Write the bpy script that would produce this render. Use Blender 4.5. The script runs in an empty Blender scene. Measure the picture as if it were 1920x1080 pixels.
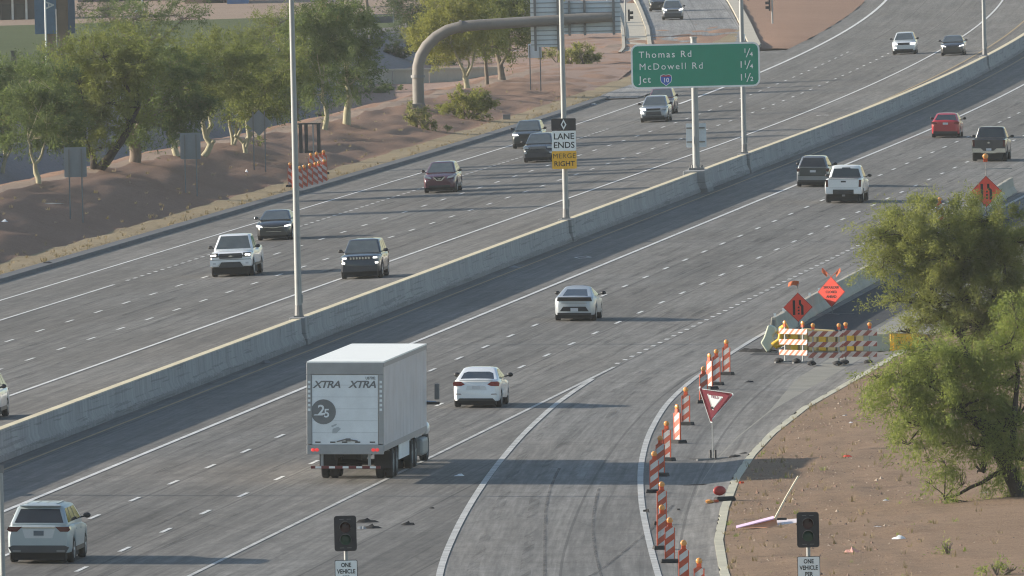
import bpy, bmesh, math, random
import numpy as np
from mathutils import Vector, Matrix, Quaternion

random.seed(7)
rng = np.random.default_rng(7)
SC = bpy.context.scene
C = SC.collection
R = math.radians

# ------------------------------------------------------------------ camera
CAM_H = 24.5
PITCH, ROLL = 0.032497, 0.023
cam_data = bpy.data.cameras.new("camera")
cam_data.sensor_width = 36.0
cam_data.lens = 31500/1920*36
cam_data.clip_start = 5.0
cam_data.clip_end = 9000.0
cam = bpy.data.objects.new("camera", cam_data)
C.objects.link(cam)
_fw = Vector((0, math.cos(PITCH), -math.sin(PITCH)))
_r0 = Vector((1, 0, 0))
_u0 = _r0.cross(_fw)
_r = (_r0 - ROLL*_u0).normalized()
_u = (_u0 + ROLL*_r0).normalized()
_m = Matrix((_r, _u, -_fw)).transposed().to_4x4()
_m.translation = Vector((0, 0, CAM_H))
cam.matrix_world = _m
SC.camera = cam

# ------------------------------------------------------------------ sky, sun, exposure
SUN_EL, SUN_AZ = R(17.0), R(-83.0)          # low morning sun from the left, a little ahead of the camera
world = bpy.data.worlds.new("World")
SC.world = world
world.use_nodes = True
wn = world.node_tree
bg = wn.nodes["Background"]
sky = wn.nodes.new("ShaderNodeTexSky")
sky.sky_type = 'NISHITA'
sky.sun_disc = False
sky.sun_elevation = SUN_EL
sky.sun_rotation = SUN_AZ % (2*math.pi)
sky.air_density = 1.0
sky.dust_density = 0.7
wn.links.new(sky.outputs[0], bg.inputs[0])
bg.inputs[1].default_value = 0.108
sun_data = bpy.data.lights.new("sun", 'SUN')
sun_data.energy = 5.0
sun_data.angle = R(0.55)
sun_data.color = (1.0, 0.90, 0.77)
sun = bpy.data.objects.new("sun", sun_data)
C.objects.link(sun)
_sd = Vector((math.sin(SUN_AZ)*math.cos(SUN_EL), math.cos(SUN_AZ)*math.cos(SUN_EL), math.sin(SUN_EL)))
sun.rotation_euler = _sd.to_track_quat('Z', 'Y').to_euler()
sun.location = _sd*300
SC.view_settings.view_transform = 'Standard'
SC.view_settings.look = 'None'
SC.view_settings.exposure = 0.80
SC.view_settings.gamma = 1.0
SC.view_settings.use_curve_mapping = False
SC.cycles.max_bounces = 6
SC.cycles.volume_bounces = 0
SC.cycles.transparent_max_bounces = 8
SC.cycles.use_denoising = True
SC.cycles.pixel_filter_type = 'BLACKMAN_HARRIS'
SC.cycles.filter_width = 1.15

# ------------------------------------------------------------------ lie of the land
def axis_x(Y):
    """World x of the median axis at depth Y (the freeway curves gently to the left)."""
    return .09*Y - 70.6 - .0035*(Y-480) - 4.3e-5*max(0., Y-1000)**2
def lerp_tab(tab, v):
    if v <= tab[0][0]: return tab[0][1]
    for (a, p), (b, q) in zip(tab, tab[1:]):
        if v <= b: return p + (q-p)*(v-a)/(b-a)
    return tab[-1][1]
CURB = [(420,38.6),(470,34.4),(503,31.4),(522,29.85),(543,28.5),(564,27.35),(582,26.6),(599,26.1),(622,25.75),(652,25.9),(711,26.1),(2200,26.1)]
RIDGE = [(400,1.6),(900,1.6),(960,1.4),(1040,1.0),(1150,.6),(1250,.0),(1320,-.35),(2200,-.35)]
FLOOR = [(400,-1.8),(1200,-1.8),(1250,-1.0),(1300,-.45),(2200,-.45)]
BANK = [(400,2.2),(1290,2.2),(1330,2.0),(1420,.6),(2200,.6)]
def sm(t):
    t = min(1., max(0., t)); return t*t*(3-2*t)
def ground_z(d, Y):
    if d >= 0:
        c = lerp_tab(CURB, Y)
        return -.02*d if d <= c else -.02*c + .14 + .03*(d-c)
    q = -d
    if q <= 24.6: return -.02*q
    if q <= 27: return -.40 + .05*(q-24.6)
    zr = lerp_tab(RIDGE, Y); zf = lerp_tab(FLOOR, Y); zb = lerp_tab(BANK, Y)
    if q <= 33.5:
        t = (q-27)/6.5
        return -.28 + (zr+.28)*(1.08*t if t < .8 else .864+.136*sm((t-.8)/.2))
    if q <= 35: return zr
    if q <= 43: return zr + (zf-zr)*sm((q-35)/8)
    if q <= 45: return zf
    if q <= 54: return zf + (zb-zf)*sm((q-45)/9)**.9
    return zb
def W(d, Y, h=0.0):
    return Vector((axis_x(Y)+d, Y, ground_z(d, Y)+h))
def tangent(Y):
    t = Vector((axis_x(Y+1)-axis_x(Y-1), 2.0, 0)); return t.normalized()
def frame(d, Y, h=0.0, back=False, tilt=True, yaw=0.0):
    """Matrix at a spot: +y along the road (towards the camera when back), x across it, z up off the cross slope."""
    f = tangent(Y)
    if back: f = -f
    f = Matrix.Rotation(yaw, 3, 'Z') @ f
    r = Vector((f.y, -f.x, 0))
    if tilt:
        s = -.02 if d >= 0 else .02
        r.z = s*(r.x)
        r.normalize()
    u = r.cross(f).normalized()
    m = Matrix((r, f, u)).transposed().to_4x4()
    m.translation = W(d, Y, h)
    return m
def spline(tab):
    xs = [a for a, b in tab]; ys = [b for a, b in tab]; n = len(xs)
    ms = [0]*n
    for i in range(n):
        if i == 0: ms[i] = (ys[1]-ys[0])/(xs[1]-xs[0])
        elif i == n-1: ms[i] = (ys[-1]-ys[-2])/(xs[-1]-xs[-2])
        else:
            a = (ys[i]-ys[i-1])/(xs[i]-xs[i-1]); b = (ys[i+1]-ys[i])/(xs[i+1]-xs[i])
            ms[i] = 0 if a*b <= 0 else 2*a*b/(a+b)
    def f(x):
        if x <= xs[0]: return ys[0]+ms[0]*(x-xs[0])
        if x >= xs[-1]: return ys[-1]
        for i in range(n-1):
            if x <= xs[i+1]:
                h = xs[i+1]-xs[i]; t = (x-xs[i])/h
                return ((2*t**3-3*t*t+1)*ys[i] + (t**3-2*t*t+t)*h*ms[i] + (-2*t**3+3*t*t)*ys[i+1] + (t**3-t*t)*h*ms[i+1])
    return f
GORE = spline([(440,29.0),(470,26.0),(503,22.95),(528,21.15),(557,19.35),(583,17.95),(609,16.75),(635,15.85),(660,15.4),(700,15.3),(2300,15.3)])
RAMP_EDGE = spline([(440,35.9),(470,32.7),(503,29.6),(529,27.25),(554,25.1),(582,22.95),(608,21.3),(634,20.05),(655,19.45),(700,18.85),(720,18.8),(2300,18.8)])
CURB_F = lambda Y: lerp_tab(CURB, Y)

# ------------------------------------------------------------------ mesh helpers
class MB:
    """Collects shapes and links them as one mesh object."""
    def __init__(s): s.v = []; s.f = []; s.m = []; s.uv = []
    def add(s, vs, fs, mi=0, M=None, uv=None):
        b = len(s.v)
        for p in vs:
            s.v.append(tuple(M @ Vector(p)) if M is not None else tuple(p))
        for q in fs:
            s.f.append([b+i for i in q]); s.m.append(mi)
        if uv: s.uv += uv
        return s
    def box(s, c, sz, mi=0, M=None, top=None):
        x, y, z = c; a, b, h = sz[0]/2, sz[1]/2, sz[2]/2
        ta, tb = top or (1, 1)
        vs = [(x-a,y-b,z-h),(x+a,y-b,z-h),(x+a,y+b,z-h),(x-a,y+b,z-h),
              (x-a*ta,y-b*tb,z+h),(x+a*ta,y-b*tb,z+h),(x+a*ta,y+b*tb,z+h),(x-a*ta,y+b*tb,z+h)]
        return s.add(vs, [(0,3,2,1),(4,5,6,7),(0,1,5,4),(1,2,6,5),(2,3,7,6),(3,0,4,7)], mi, M)
    def tube(s, pts, rad, n=8, mi=0, M=None, cap=True):
        pts = [Vector(p) for p in pts]
        if not hasattr(rad, '__len__'): rad = [rad]*len(pts)
        vs = []; fs = []
        ref = None
        for i, p in enumerate(pts):
            t = (pts[min(i+1, len(pts)-1)] - pts[max(i-1, 0)]).normalized()
            if ref is None:
                ref = Vector((1,0,0)) if abs(t.x) < .9 else Vector((0,1,0))
            a = (ref - t*ref.dot(t)).normalized(); b = t.cross(a); ref = a
            for k in range(n):
                w = 2*math.pi*k/n
                vs.append(p + (a*math.cos(w)+b*math.sin(w))*rad[i])
        for i in range(len(pts)-1):
            for k in range(n):
                k2 = (k+1) % n
                fs.append((i*n+k, i*n+k2, (i+1)*n+k2, (i+1)*n+k))
        if cap:
            fs.append(tuple(range(n-1, -1, -1))); fs.append(tuple((len(pts)-1)*n+k for k in range(n)))
        return s.add(vs, fs, mi, M)
    def prism(s, poly, y0, y1, mi=0, M=None):
        """polygon in x-z pushed from y0 to y1"""
        n = len(poly)
        vs = [(x, y0, z) for x, z in poly]+[(x, y1, z) for x, z in poly]
        fs = [tuple(range(n)), tuple(range(2*n-1, n-1, -1))]+[(i, i+n, (i+1)%n+n, (i+1)%n) for i in range(n)]
        return s.add(vs, fs, mi, M)
    def lathe(s, prof, n=16, mi=0, M=None, axis='z'):
        """(r,h) profile turned about an axis"""
        vs = []; fs = []
        for r, h in prof:
            for k in range(n):
                w = 2*math.pi*k/n; a, b = r*math.cos(w), r*math.sin(w)
                vs.append((a, b, h) if axis == 'z' else ((h, a, b) if axis == 'x' else (a, h, b)))
        for i in range(len(prof)-1):
            for k in range(n):
                k2 = (k+1) % n
                fs.append((i*n+k, i*n+k2, (i+1)*n+k2, (i+1)*n+k))
        return s.add(vs, fs, mi, M)
    def blob(s, c, r, n=10, mi=0, M=None, jit=0.0):
        vs = []; fs = []; h = n//2
        for i in range(h+1):
            a = math.pi*i/h
            for k in range(n):
                b = 2*math.pi*k/n; j = 1+random.uniform(-jit, jit)
                vs.append((c[0]+r[0]*math.sin(a)*math.cos(b)*j, c[1]+r[1]*math.sin(a)*math.sin(b)*j, c[2]+r[2]*math.cos(a)*j))
        for i in range(h):
            for k in range(n):
                k2 = (k+1) % n
                fs.append((i*n+k, (i+1)*n+k, (i+1)*n+k2, i*n+k2))
        return s.add(vs, fs, mi, M)
    def mesh(s, name, mats, smooth=None):
        me = bpy.data.meshes.new(name)
        me.from_pydata(s.v, [], s.f)
        for m in (mats if isinstance(mats, (list, tuple)) else [mats]): me.materials.append(m)
        me.polygons.foreach_set('material_index', s.m)
        if s.uv and len(s.uv) == len(s.v):
            ul = me.uv_layers.new(name='road')
            li = np.empty(len(me.loops), dtype=np.int32); me.loops.foreach_get('vertex_index', li)
            ul.data.foreach_set('uv', np.array(s.uv, dtype=np.float32)[li].ravel())
        if smooth:
            me.polygons.foreach_set('use_smooth', [True]*len(me.polygons))
            me.set_sharp_from_angle(angle=R(smooth))
        me.update()
        return me
    def build(s, name, mats, parent=None, smooth=None, bevel=0):
        o = bpy.data.objects.new(name, s.mesh(name, mats, smooth))
        C.objects.link(o)
        if parent is not None: o.parent = parent
        if bevel:
            b = o.modifiers.new('edge', 'BEVEL'); b.width = bevel; b.segments = 2; b.limit_method = 'ANGLE'; b.angle_limit = R(40)
        return o
def tag(o, label=None, cat=None, group=None, kind=None):
    if label: o['label'] = label
    if cat: o['category'] = cat
    if group: o['group'] = group
    if kind: o['kind'] = kind
    return o
def thing(name, label, cat, M, group=None):
    o = bpy.data.objects.new(name, None)
    C.objects.link(o)
    o.empty_display_size = .3
    o.matrix_world = M if isinstance(M, Matrix) else Matrix.Translation(M)
    return tag(o, label, cat, group)
def put(name, me, parent, M=None):
    o = bpy.data.objects.new(name, me); C.objects.link(o); o.parent = parent
    if M is not None: o.matrix_local = M
    return o
def copy_tree(o, parent=None):
    c = o.copy(); C.objects.link(c)
    if parent is not None: c.parent = parent
    for ch in list(o.children): copy_tree(ch, c)
    return c
FONTS = []
FACE = Matrix.Rotation(R(90), 4, 'X')       # lettering turned upright, facing -y
def text(body, size, parent, x, y, z, m, bold=0.0, align='CENTER', name='lettering', M=None, sx=1.0, space=1.0, shear=0.0):
    cu = bpy.data.curves.new(name, 'FONT')
    cu.body = body; cu.size = size; cu.align_x = align; cu.align_y = 'CENTER'
    cu.offset = bold*size; cu.extrude = .002; cu.resolution_u = 3; cu.space_character = space; cu.shear = shear
    cu.materials.append(m)
    o = bpy.data.objects.new(name, cu); C.objects.link(o); o.parent = parent; FONTS.append(o)
    o.matrix_local = (M if M is not None else Matrix.Identity(4)) @ Matrix.Translation((x, y, z)) @ FACE @ Matrix.Diagonal((sx, 1, 1, 1))
    return o

# ------------------------------------------------------------------ materials
class NT:
    def __init__(s, name):
        s.mat = bpy.data.materials.new(name); s.mat.use_nodes = True
        s.n = s.mat.node_tree.nodes; s.l = s.mat.node_tree.links
        s.b = s.n['Principled BSDF']
    def node(s, t, **k):
        o = s.n.new(t)
        for a, v in k.items(): setattr(o, a, v)
        return o
    def val(s, sock, v):
        if hasattr(v, 'is_output') or isinstance(v, bpy.types.NodeSocket): s.l.new(v, sock)
        else: sock.default_value = v
    def math(s, op, a, b=0.0, c=0.0, clamp=False):
        o = s.node('ShaderNodeMath', operation=op); o.use_clamp = clamp
        for i, v in enumerate((a, b, c)): s.val(o.inputs[i], v)
        return o.outputs[0]
    def noise(s, vec, scale, detail=3.0, rough=.55):
        o = s.node('ShaderNodeTexNoise')
        if vec is not None: s.l.new(vec, o.inputs['Vector'])
        o.inputs['Scale'].default_value = scale; o.inputs['Detail'].default_value = detail; o.inputs['Roughness'].default_value = rough
        return o.outputs['Fac']
    def mapping(s, vec, scale=(1,1,1), rot=(0,0,0)):
        o = s.node('ShaderNodeMapping'); s.l.new(vec, o.inputs['Vector'])
        o.inputs['Scale'].default_value = scale; o.inputs['Rotation'].default_value = rot
        return o.outputs[0]
    def ramp(s, fac, stops):
        o = s.node('ShaderNodeValToRGB'); s.l.new(fac, o.inputs[0])
        e = o.color_ramp.elements
        while len(e) < len(stops): e.new(.5)
        for k, (p, c) in enumerate(stops):
            e[k].position = p; e[k].color = (*c, 1) if len(c) == 3 else c
        return o.outputs[0]
    def mix(s, fac, a, b, mode='MIX'):
        o = s.node('ShaderNodeMix', data_type='RGBA', blend_type=mode)
        s.val(o.inputs[0], fac)
        for i, v in ((6, a), (7, b)):
            if isinstance(v, tuple): o.inputs[i].default_value = (*v, 1) if len(v) == 3 else v
            else: s.l.new(v, o.inputs[i])
        return o.outputs[2]
    def coord(s, w='Object'):
        return s.node('ShaderNodeTexCoord').outputs[w]
    def pos(s):
        return s.node('ShaderNodeNewGeometry').outputs['Position']
    def bump(s, h, strength=.3, dist=.02):
        o = s.node('ShaderNodeBump'); o.inputs['Strength'].default_value = strength; o.inputs['Distance'].default_value = dist
        s.l.new(h, o.inputs['Height']); s.l.new(o.outputs[0], s.b.inputs['Normal'])
    def set(s, **k):
        for a, v in k.items(): s.val(s.b.inputs[a.replace('_', ' ')], v)
        return s
_pm = {}
def PM(name, col, rough=.6, metal=0.0, var=.14, scale=2.0, coat=0.0, emit=0.0, spec=.5, bump=0.0):
    """a plain surface with faint uneven colour and roughness"""
    if name in _pm: return _pm[name]
    t = NT(name)
    co = t.coord()
    n = t.noise(co, scale, 5.0, .6)
    c = t.ramp(n, [(.25, tuple(x*(1-var) for x in col)), (.75, tuple(min(1, x*(1+var)) for x in col))])
    t.l.new(c, t.b.inputs['Base Color'])
    t.set(Metallic=metal, Coat_Weight=coat, Specular_IOR_Level=spec)
    t.val(t.b.inputs['Roughness'], t.math('MULTIPLY_ADD', n, .2, rough-.1))
    if coat: t.b.inputs['Coat Roughness'].default_value = .06
    if emit:
        t.b.inputs['Emission Color'].default_value = (*col, 1); t.b.inputs['Emission Strength'].default_value = emit
    if bump: t.bump(t.noise(co, scale*12, 4), bump, .02)
    _pm[name] = t.mat
    return t.mat

def road_mat(name, base, lane0=5.08, lane_w=3.38, tint=(1,1,1), joints=True, dark=.34):
    t = NT(name)
    uv = t.node('ShaderNodeUVMap'); uv.uv_map = 'road'
    uv = uv.outputs[0]
    sp = t.node('ShaderNodeSeparateXYZ'); t.l.new(uv, sp.inputs[0])
    d, y = sp.outputs[0], sp.outputs[1]
    streak = t.noise(t.mapping(uv, (1.6, .022, 1)), 1.0, 5.0, .62)
    streak2 = t.noise(t.mapping(uv, (5.5, .05, 1)), 1.0, 3.0, .55)
    patch = t.noise(t.mapping(uv, (.14, .028, 1)), 1.0, 4.0, .6)
    grain = t.noise(t.mapping(uv, (9, 2.0, 1)), 1.0, 3.0, .7)
    blotch = t.noise(t.mapping(uv, (1.3, .42, 1)), 1.0, 4.0, .65)
    fines = t.noise(t.mapping(uv, (7.0, .16, 1)), 1.0, 3.0, .6)
    # worn and oiled bands along each lane
    fr = t.math('FRACT', t.math('DIVIDE', t.math('SUBTRACT', d, lane0), lane_w))
    def band(c, w):
        x = t.math('DIVIDE', t.math('SUBTRACT', fr, c), w)
        return t.math('POWER', 2.718, t.math('MULTIPLY', t.math('MULTIPLY', x, x), -1.0))
    wear = t.math('ADD', t.math('MULTIPLY', band(.5, .11), .55), t.math('ADD', t.math('MULTIPLY', band(.24, .09), .32), t.math('MULTIPLY', band(.76, .09), .32)))
    wear = t.math('MULTIPLY', wear, t.math('MULTIPLY_ADD', streak, 1.0, .25))
    val = t.math('MULTIPLY_ADD', wear, -dark, 1.0)
    val = t.math('MULTIPLY', val, t.math('MULTIPLY_ADD', streak, 1.3, .35))
    val = t.math('MULTIPLY', val, t.math('MULTIPLY_ADD', blotch, .75, .63))
    val = t.math('MULTIPLY', val, t.math('MULTIPLY_ADD', fines, 1.1, .45))
    val = t.math('MULTIPLY', val, t.math('MULTIPLY_ADD', streak2, .34, .83))
    val = t.math('MULTIPLY', val, t.math('MULTIPLY_ADD', patch, .56, .72))
    val = t.math('MULTIPLY', val, t.math('MULTIPLY_ADD', grain, .7, .65))
    ln = t.node('ShaderNodeTexWhiteNoise'); ln.noise_dimensions = '1D'
    t.l.new(t.math('FLOOR', t.math('DIVIDE', t.math('SUBTRACT', d, lane0), lane_w)), ln.inputs['W'])
    val = t.math('MULTIPLY', val, t.math('MULTIPLY_ADD', ln.outputs['Value'], .26, .87))
    # slabs poured or ground separately, and dark sealed cracks
    sl = t.node('ShaderNodeTexWhiteNoise'); sl.noise_dimensions = '2D'
    cv = t.node('ShaderNodeCombineXYZ'); t.l.new(t.math('FLOOR', t.math('DIVIDE', t.math('SUBTRACT', d, lane0), lane_w)), cv.inputs[0]); t.l.new(t.math('FLOOR', t.math('DIVIDE', y, 18.3)), cv.inputs[1])
    t.l.new(cv.outputs[0], sl.inputs['Vector'])
    val = t.math('MULTIPLY', val, t.math('MULTIPLY_ADD', sl.outputs['Value'], .14, .93))
    vo = t.node('ShaderNodeTexVoronoi'); vo.feature = 'DISTANCE_TO_EDGE'
    wob = t.node('ShaderNodeVectorMath', operation='ADD'); t.l.new(t.mapping(uv, (.13, .035, 1)), wob.inputs[0])
    nz = t.node('ShaderNodeTexNoise'); t.l.new(t.mapping(uv, (.5, .12, 1)), nz.inputs['Vector']); nz.inputs['Scale'].default_value = 1.0
    sc_ = t.node('ShaderNodeVectorMath', operation='SCALE'); t.l.new(nz.outputs['Color'], sc_.inputs[0]); sc_.inputs['Scale'].default_value = .45
    t.l.new(sc_.outputs[0], wob.inputs[1]); t.l.new(wob.outputs[0], vo.inputs['Vector']); vo.inputs['Scale'].default_value = 1.0
    ck = t.math('LESS_THAN', vo.outputs['Distance'], .010)
    val = t.math('MULTIPLY', val, t.math('SUBTRACT', 1.0, t.math('MULTIPLY', ck, .13)))
    if joints:
        jy = t.math('ABSOLUTE', t.math('SUBTRACT', t.math('FRACT', t.math('DIVIDE', t.math('ADD', y, t.math('MULTIPLY', d, .16)), 4.57)), .5))
        j = t.math('GREATER_THAN', jy, .484)
        seg = t.noise(t.mapping(uv, (.25, .22, 1)), 1.0, 1.0)
        val = t.math('MULTIPLY', val, t.math('SUBTRACT', 1.0, t.math('MULTIPLY', j, t.math('MULTIPLY', seg, .42))))
        ld = t.math('LESS_THAN', t.math('ABSOLUTE', t.math('SUBTRACT', fr, .045)), .012)
        val = t.math('MULTIPLY', val, t.math('SUBTRACT', 1.0, t.math('MULTIPLY', ld, .38)))
        # black skid streaks, broken up along the lane
        sk = t.math('MULTIPLY', t.math('GREATER_THAN', t.noise(t.mapping(uv, (3.2, .016, 1)), 1.0, 2.0, .5), .63), t.noise(t.mapping(uv, (1.0, .06, 1)), 1.0, 3.0))
        val = t.math('MULTIPLY', val, t.math('SUBTRACT', 1.0, t.math('MULTIPLY', sk, .36)))
    warm = t.mix(patch, tuple(a*b for a, b in zip(base, (1.05, 1.0, .94))), tuple(a*b for a, b in zip(base, (.95, 1.0, 1.05))))
    cc = t.node('ShaderNodeCombineColor')
    for i in range(3): t.l.new(val, cc.inputs[i])
    col = t.mix(1.0, warm, cc.outputs[0], 'MULTIPLY')
    t.l.new(col, t.b.inputs['Base Color'])
    t.set(Roughness=.82, Specular_IOR_Level=.3)
    t.bump(grain, .25, .01)
    return t.mat

def dirt_mat(name, a, b, speck, sc=1.0, stretch=(1,1,1)):
    t = NT(name)
    p = t.mapping(t.pos(), stretch)
    big = t.noise(p, .11*sc, 5.0, .6)
    mid = t.noise(p, 1.3*sc, 6.0, .7)
    fine = t.noise(p, 12.0*sc, 4.0, .8)
    c = t.mix(t.math('MULTIPLY_ADD', mid, 1.4, t.math('MULTIPLY_ADD', big, 1.0, -.75), clamp=True), a, b)
    st = t.math('GREATER_THAN', fine, .60)
    c = t.mix(t.math('MULTIPLY', st, .75), c, speck)
    dk = t.math('LESS_THAN', fine, .40)
    c = t.mix(t.math('MULTIPLY', dk, .65), c, tuple(x*.38 for x in a))
    t.l.new(c, t.b.inputs['Base Color'])
    t.set(Roughness=.95, Specular_IOR_Level=.15)
    t.bump(t.math('ADD', fine, mid), .8, .08)
    return t.mat
def concrete_mat(name, col, stain=.35, sc=1.0, scuff=False):
    t = NT(name)
    p = t.pos()
    a = t.noise(t.mapping(p, (.35, .35, .12)), sc, 6.0, .65)
    drip = t.noise(t.mapping(p, (1.7, 1.7, .22)), sc, 4.0, .6)
    fine = t.noise(p, 5.0*sc, 4.0, .7)
    v = t.math('MULTIPLY', t.math('MULTIPLY_ADD', a, .6, .7), t.math('MULTIPLY', t.math('MULTIPLY_ADD', drip, stain, 1-stain/2), t.math('MULTIPLY_ADD', fine, .24, .88)))
    if scuff:
        k = t.math('GREATER_THAN', t.noise(t.mapping(p, (.10, .10, 9.0)), 1.0, 3.0, .6), .60)
        v = t.math('MULTIPLY', v, t.math('SUBTRACT', 1.0, t.math('MULTIPLY', t.math('MULTIPLY', k, a), .5)))
        sp = t.node('ShaderNodeSeparateXYZ'); t.l.new(p, sp.inputs[0])
        gr = t.math('MULTIPLY', t.math('LESS_THAN', sp.outputs[2], t.math('MULTIPLY_ADD', drip, .5, -.06)), .30)
        v = t.math('MULTIPLY', v, t.math('SUBTRACT', 1.0, gr))
    cc = t.node('ShaderNodeCombineColor')
    for i in range(3): t.l.new(v, cc.inputs[i])
    t.l.new(t.mix(1.0, col, cc.outputs[0], 'MULTIPLY'), t.b.inputs['Base Color'])
    t.set(Roughness=.88, Specular_IOR_Level=.25)
    t.bump(fine, .2, .01)
    return t.mat
def leaf_mat(name, lo, hi, trans=.5):
    t = NT(name)
    at = t.node('ShaderNodeAttribute'); at.attribute_name = 'tone'
    c = t.ramp(at.outputs['Fac'], [(0.0, (.16,.12,.07)), (.07, lo), (.6, tuple((a+b)/2 for a, b in zip(lo, hi))), (1.0, hi)])
    t.l.new(c, t.b.inputs['Base Color'])
    t.set(Roughness=.7, Specular_IOR_Level=.2)
    tr = t.node('ShaderNodeBsdfTranslucent'); t.l.new(t.mix(.5, c, (hi[0]*1.2, hi[1]*1.25, hi[2]*.6)), tr.inputs['Color'])
    ms = t.node('ShaderNodeMixShader'); ms.inputs[0].default_value = trans
    t.l.new(t.b.outputs[0], ms.inputs[1]); t.l.new(tr.outputs[0], ms.inputs[2])
    t.l.new(ms.outputs[0], t.n['Material Output'].inputs['Surface'])
    return t.mat
def bark_mat(name, a, b):
    t = NT(name)
    co = t.coord()
    n = t.noise(t.mapping(co, (4, 4, .8)), 2.0, 5.0, .65)
    t.l.new(t.ramp(n, [(.3, a), (.7, b)]), t.b.inputs['Base Color'])
    t.set(Roughness=.9, Specular_IOR_Level=.15)
    t.bump(n, .5, .03)
    return t.mat
def stripe_mat(name, a, b, kx, kz, per, rough=.5, cut=.5):
    """slanted reflective stripes on a board"""
    t = NT(name)
    sp = t.node('ShaderNodeSeparateXYZ'); t.l.new(t.coord(), sp.inputs[0])
    v = t.math('ADD', t.math('MULTIPLY', sp.outputs[0], kx), t.math('MULTIPLY', sp.outputs[2], kz))
    f = t.math('GREATER_THAN', t.math('FRACT', t.math('DIVIDE', v, per)), cut)
    c = t.mix(f, a, b)
    oi = t.node('ShaderNodeObjectInfo')
    n = t.noise(t.coord(), 7.0, 5.0, .75)
    n = t.math('MULTIPLY', t.math('MULTIPLY_ADD', n, 1.6, -.45, clamp=True), t.math('MULTIPLY_ADD', oi.outputs['Random'], .6, .35))
    c = t.mix(n, c, (.20,.15,.12))
    t.l.new(c, t.b.inputs['Base Color'])
    t.set(Roughness=rough)
    return t.mat

M_ROAD = road_mat('worn_concrete_road', (.150, .142, .129))
M_ROAD_OPP = road_mat('worn_concrete_road_opposite', (.150, .142, .129), lane0=-6.1, lane_w=3.7)
M_RAMP = road_mat('worn_concrete_ramp', (.172, .165, .153), lane0=0.0, lane_w=3.55, dark=.3)
M_FAR_RAMP = road_mat('worn_concrete_far_ramp', (.22, .217, .21), lane0=0.0, lane_w=3.7, dark=.2)
M_ASPHALT = dirt_mat('shade_darkened_asphalt', (.06,.063,.068), (.085,.088,.092), (.12,.12,.12), 1.0)
M_CURB_ASPH = concrete_mat('grey_asphalt_curb', (.12,.125,.13))
M_CONC = concrete_mat('barrier_concrete', (.29,.295,.295), .75, scuff=True)
M_CONC_TAN = concrete_mat('tan_concrete', (.42,.39,.32))  # tan concrete for far curbs, headwall and portable barrier
M_CURB = concrete_mat('cream_curb_concrete', (.46,.44,.34))
M_GUTTER = concrete_mat('gutter_concrete', (.26,.25,.215), .5)
M_DIRT = dirt_mat('red_brown_dirt', (.205,.138,.090), (.315,.222,.152), (.44,.345,.25), 1.0)
M_BERM = dirt_mat('dark_red_berm_gravel', (.25,.152,.105), (.345,.22,.155), (.46,.33,.25), .9)
M_TAN = dirt_mat('dry_tan_verge', (.26,.20,.12), (.38,.31,.20), (.50,.43,.30), .8)
M_FAR_DIRT = dirt_mat('pale_far_dirt', (.26,.19,.145), (.34,.26,.20), (.40,.33,.26), .5)
M_GRASS_FIELD = dirt_mat('mown_grass_field', (.060,.082,.032), (.095,.115,.045), (.13,.13,.06), .25)
M_PAINT_W = PM('white_road_paint', (.58,.58,.56), .7, var=.3, scale=.9)
M_PAINT_OLD = PM('worn_white_paint', (.43,.43,.41), .75, var=.42, scale=1.6)
M_PAINT_D = PM('dashed_road_paint', (.60,.60,.575), .7, var=.3, scale=1.2)
M_PAINT_Y = PM('yellow_road_paint', (.34,.25,.13), .75, var=.3, scale=1.2)
M_GALV = PM('galvanised_steel', (.29,.305,.305), .5, .25, scale=1.0)
M_GALV_DK = PM('weathered_steel', (.20,.20,.20), .6, .4, scale=1.0)
M_RUST = PM('weathered_grey_arm', (.20,.185,.165), .7, .0, scale=.8)
M_BLACK = PM('black_plastic', (.022,.022,.024), .5, var=.3)
M_RUBBER = PM('black_rubber', (.024,.024,.025), .85, var=.3, scale=6)
M_DARK = PM('dark_underside', (.012,.012,.013), .8)
M_GLASS = PM('tinted_glass', (.028,.032,.036), .07, var=.2, spec=.7)
M_GLASS2 = PM('windscreen_glass', (.075,.09,.094), .07, var=.2, spec=.8)
M_CHROME = PM('chrome', (.62,.63,.64), .18, 1.0, var=.05)
M_RIM = PM('alloy_rim', (.42,.43,.44), .3, .8)
M_LAMP = PM('glowing_headlamp', (1.0,.97,.90), .2, emit=2.2, var=0)
M_LAMP_OFF = PM('headlamp_lens', (.55,.57,.58), .1, var=.1, coat=.8)
M_TAIL = PM('tail_lamp_red', (.22,.012,.012), .2, coat=.8)
M_TAIL_DK = PM('smoked_tail_lamp', (.075,.010,.012), .2, coat=.8)
M_PLATE = PM('licence_plate', (.55,.56,.58), .5)
M_PLATE_DK = PM('dark_licence_plate', (.10,.13,.16), .5)
M_WHITE = PM('white_paint', (.80,.82,.82), .3, coat=.6, var=.04)
M_ORANGE = PM('orange_plastic', (.62,.085,.022), .5, var=.18, scale=5)
M_SIGN_O = PM('fluorescent_orange_sign', (.80,.075,.045), .5, var=.06)
M_SIGN_G = PM('green_sign_face', (.008,.27,.165), .45, var=.05)
M_SIGN_W = PM('white_sign_face', (.84,.87,.85), .45, var=.03)
M_SIGN_Y = PM('yellow_sign_face', (.86,.46,.03), .45, var=.05)
M_SIGN_K = PM('black_sign_face', (.025,.024,.028), .5, var=.1)
M_SIGN_RED = PM('dark_red_sign_face', (.20,.018,.035), .5, var=.06)
M_INK = PM('black_lettering', (.012,.012,.012), .6)
M_SIGN_BACK = PM('aluminium_sign_back', (.60,.655,.69), .5, .15, scale=.7)
M_AMBER = PM('amber_lens', (.72,.33,.09), .25, coat=.5, var=.1)
M_BLUE = PM('shield_blue', (.03,.12,.46), .45)
M_RED = PM('shield_red', (.42,.03,.03), .45)
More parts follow.
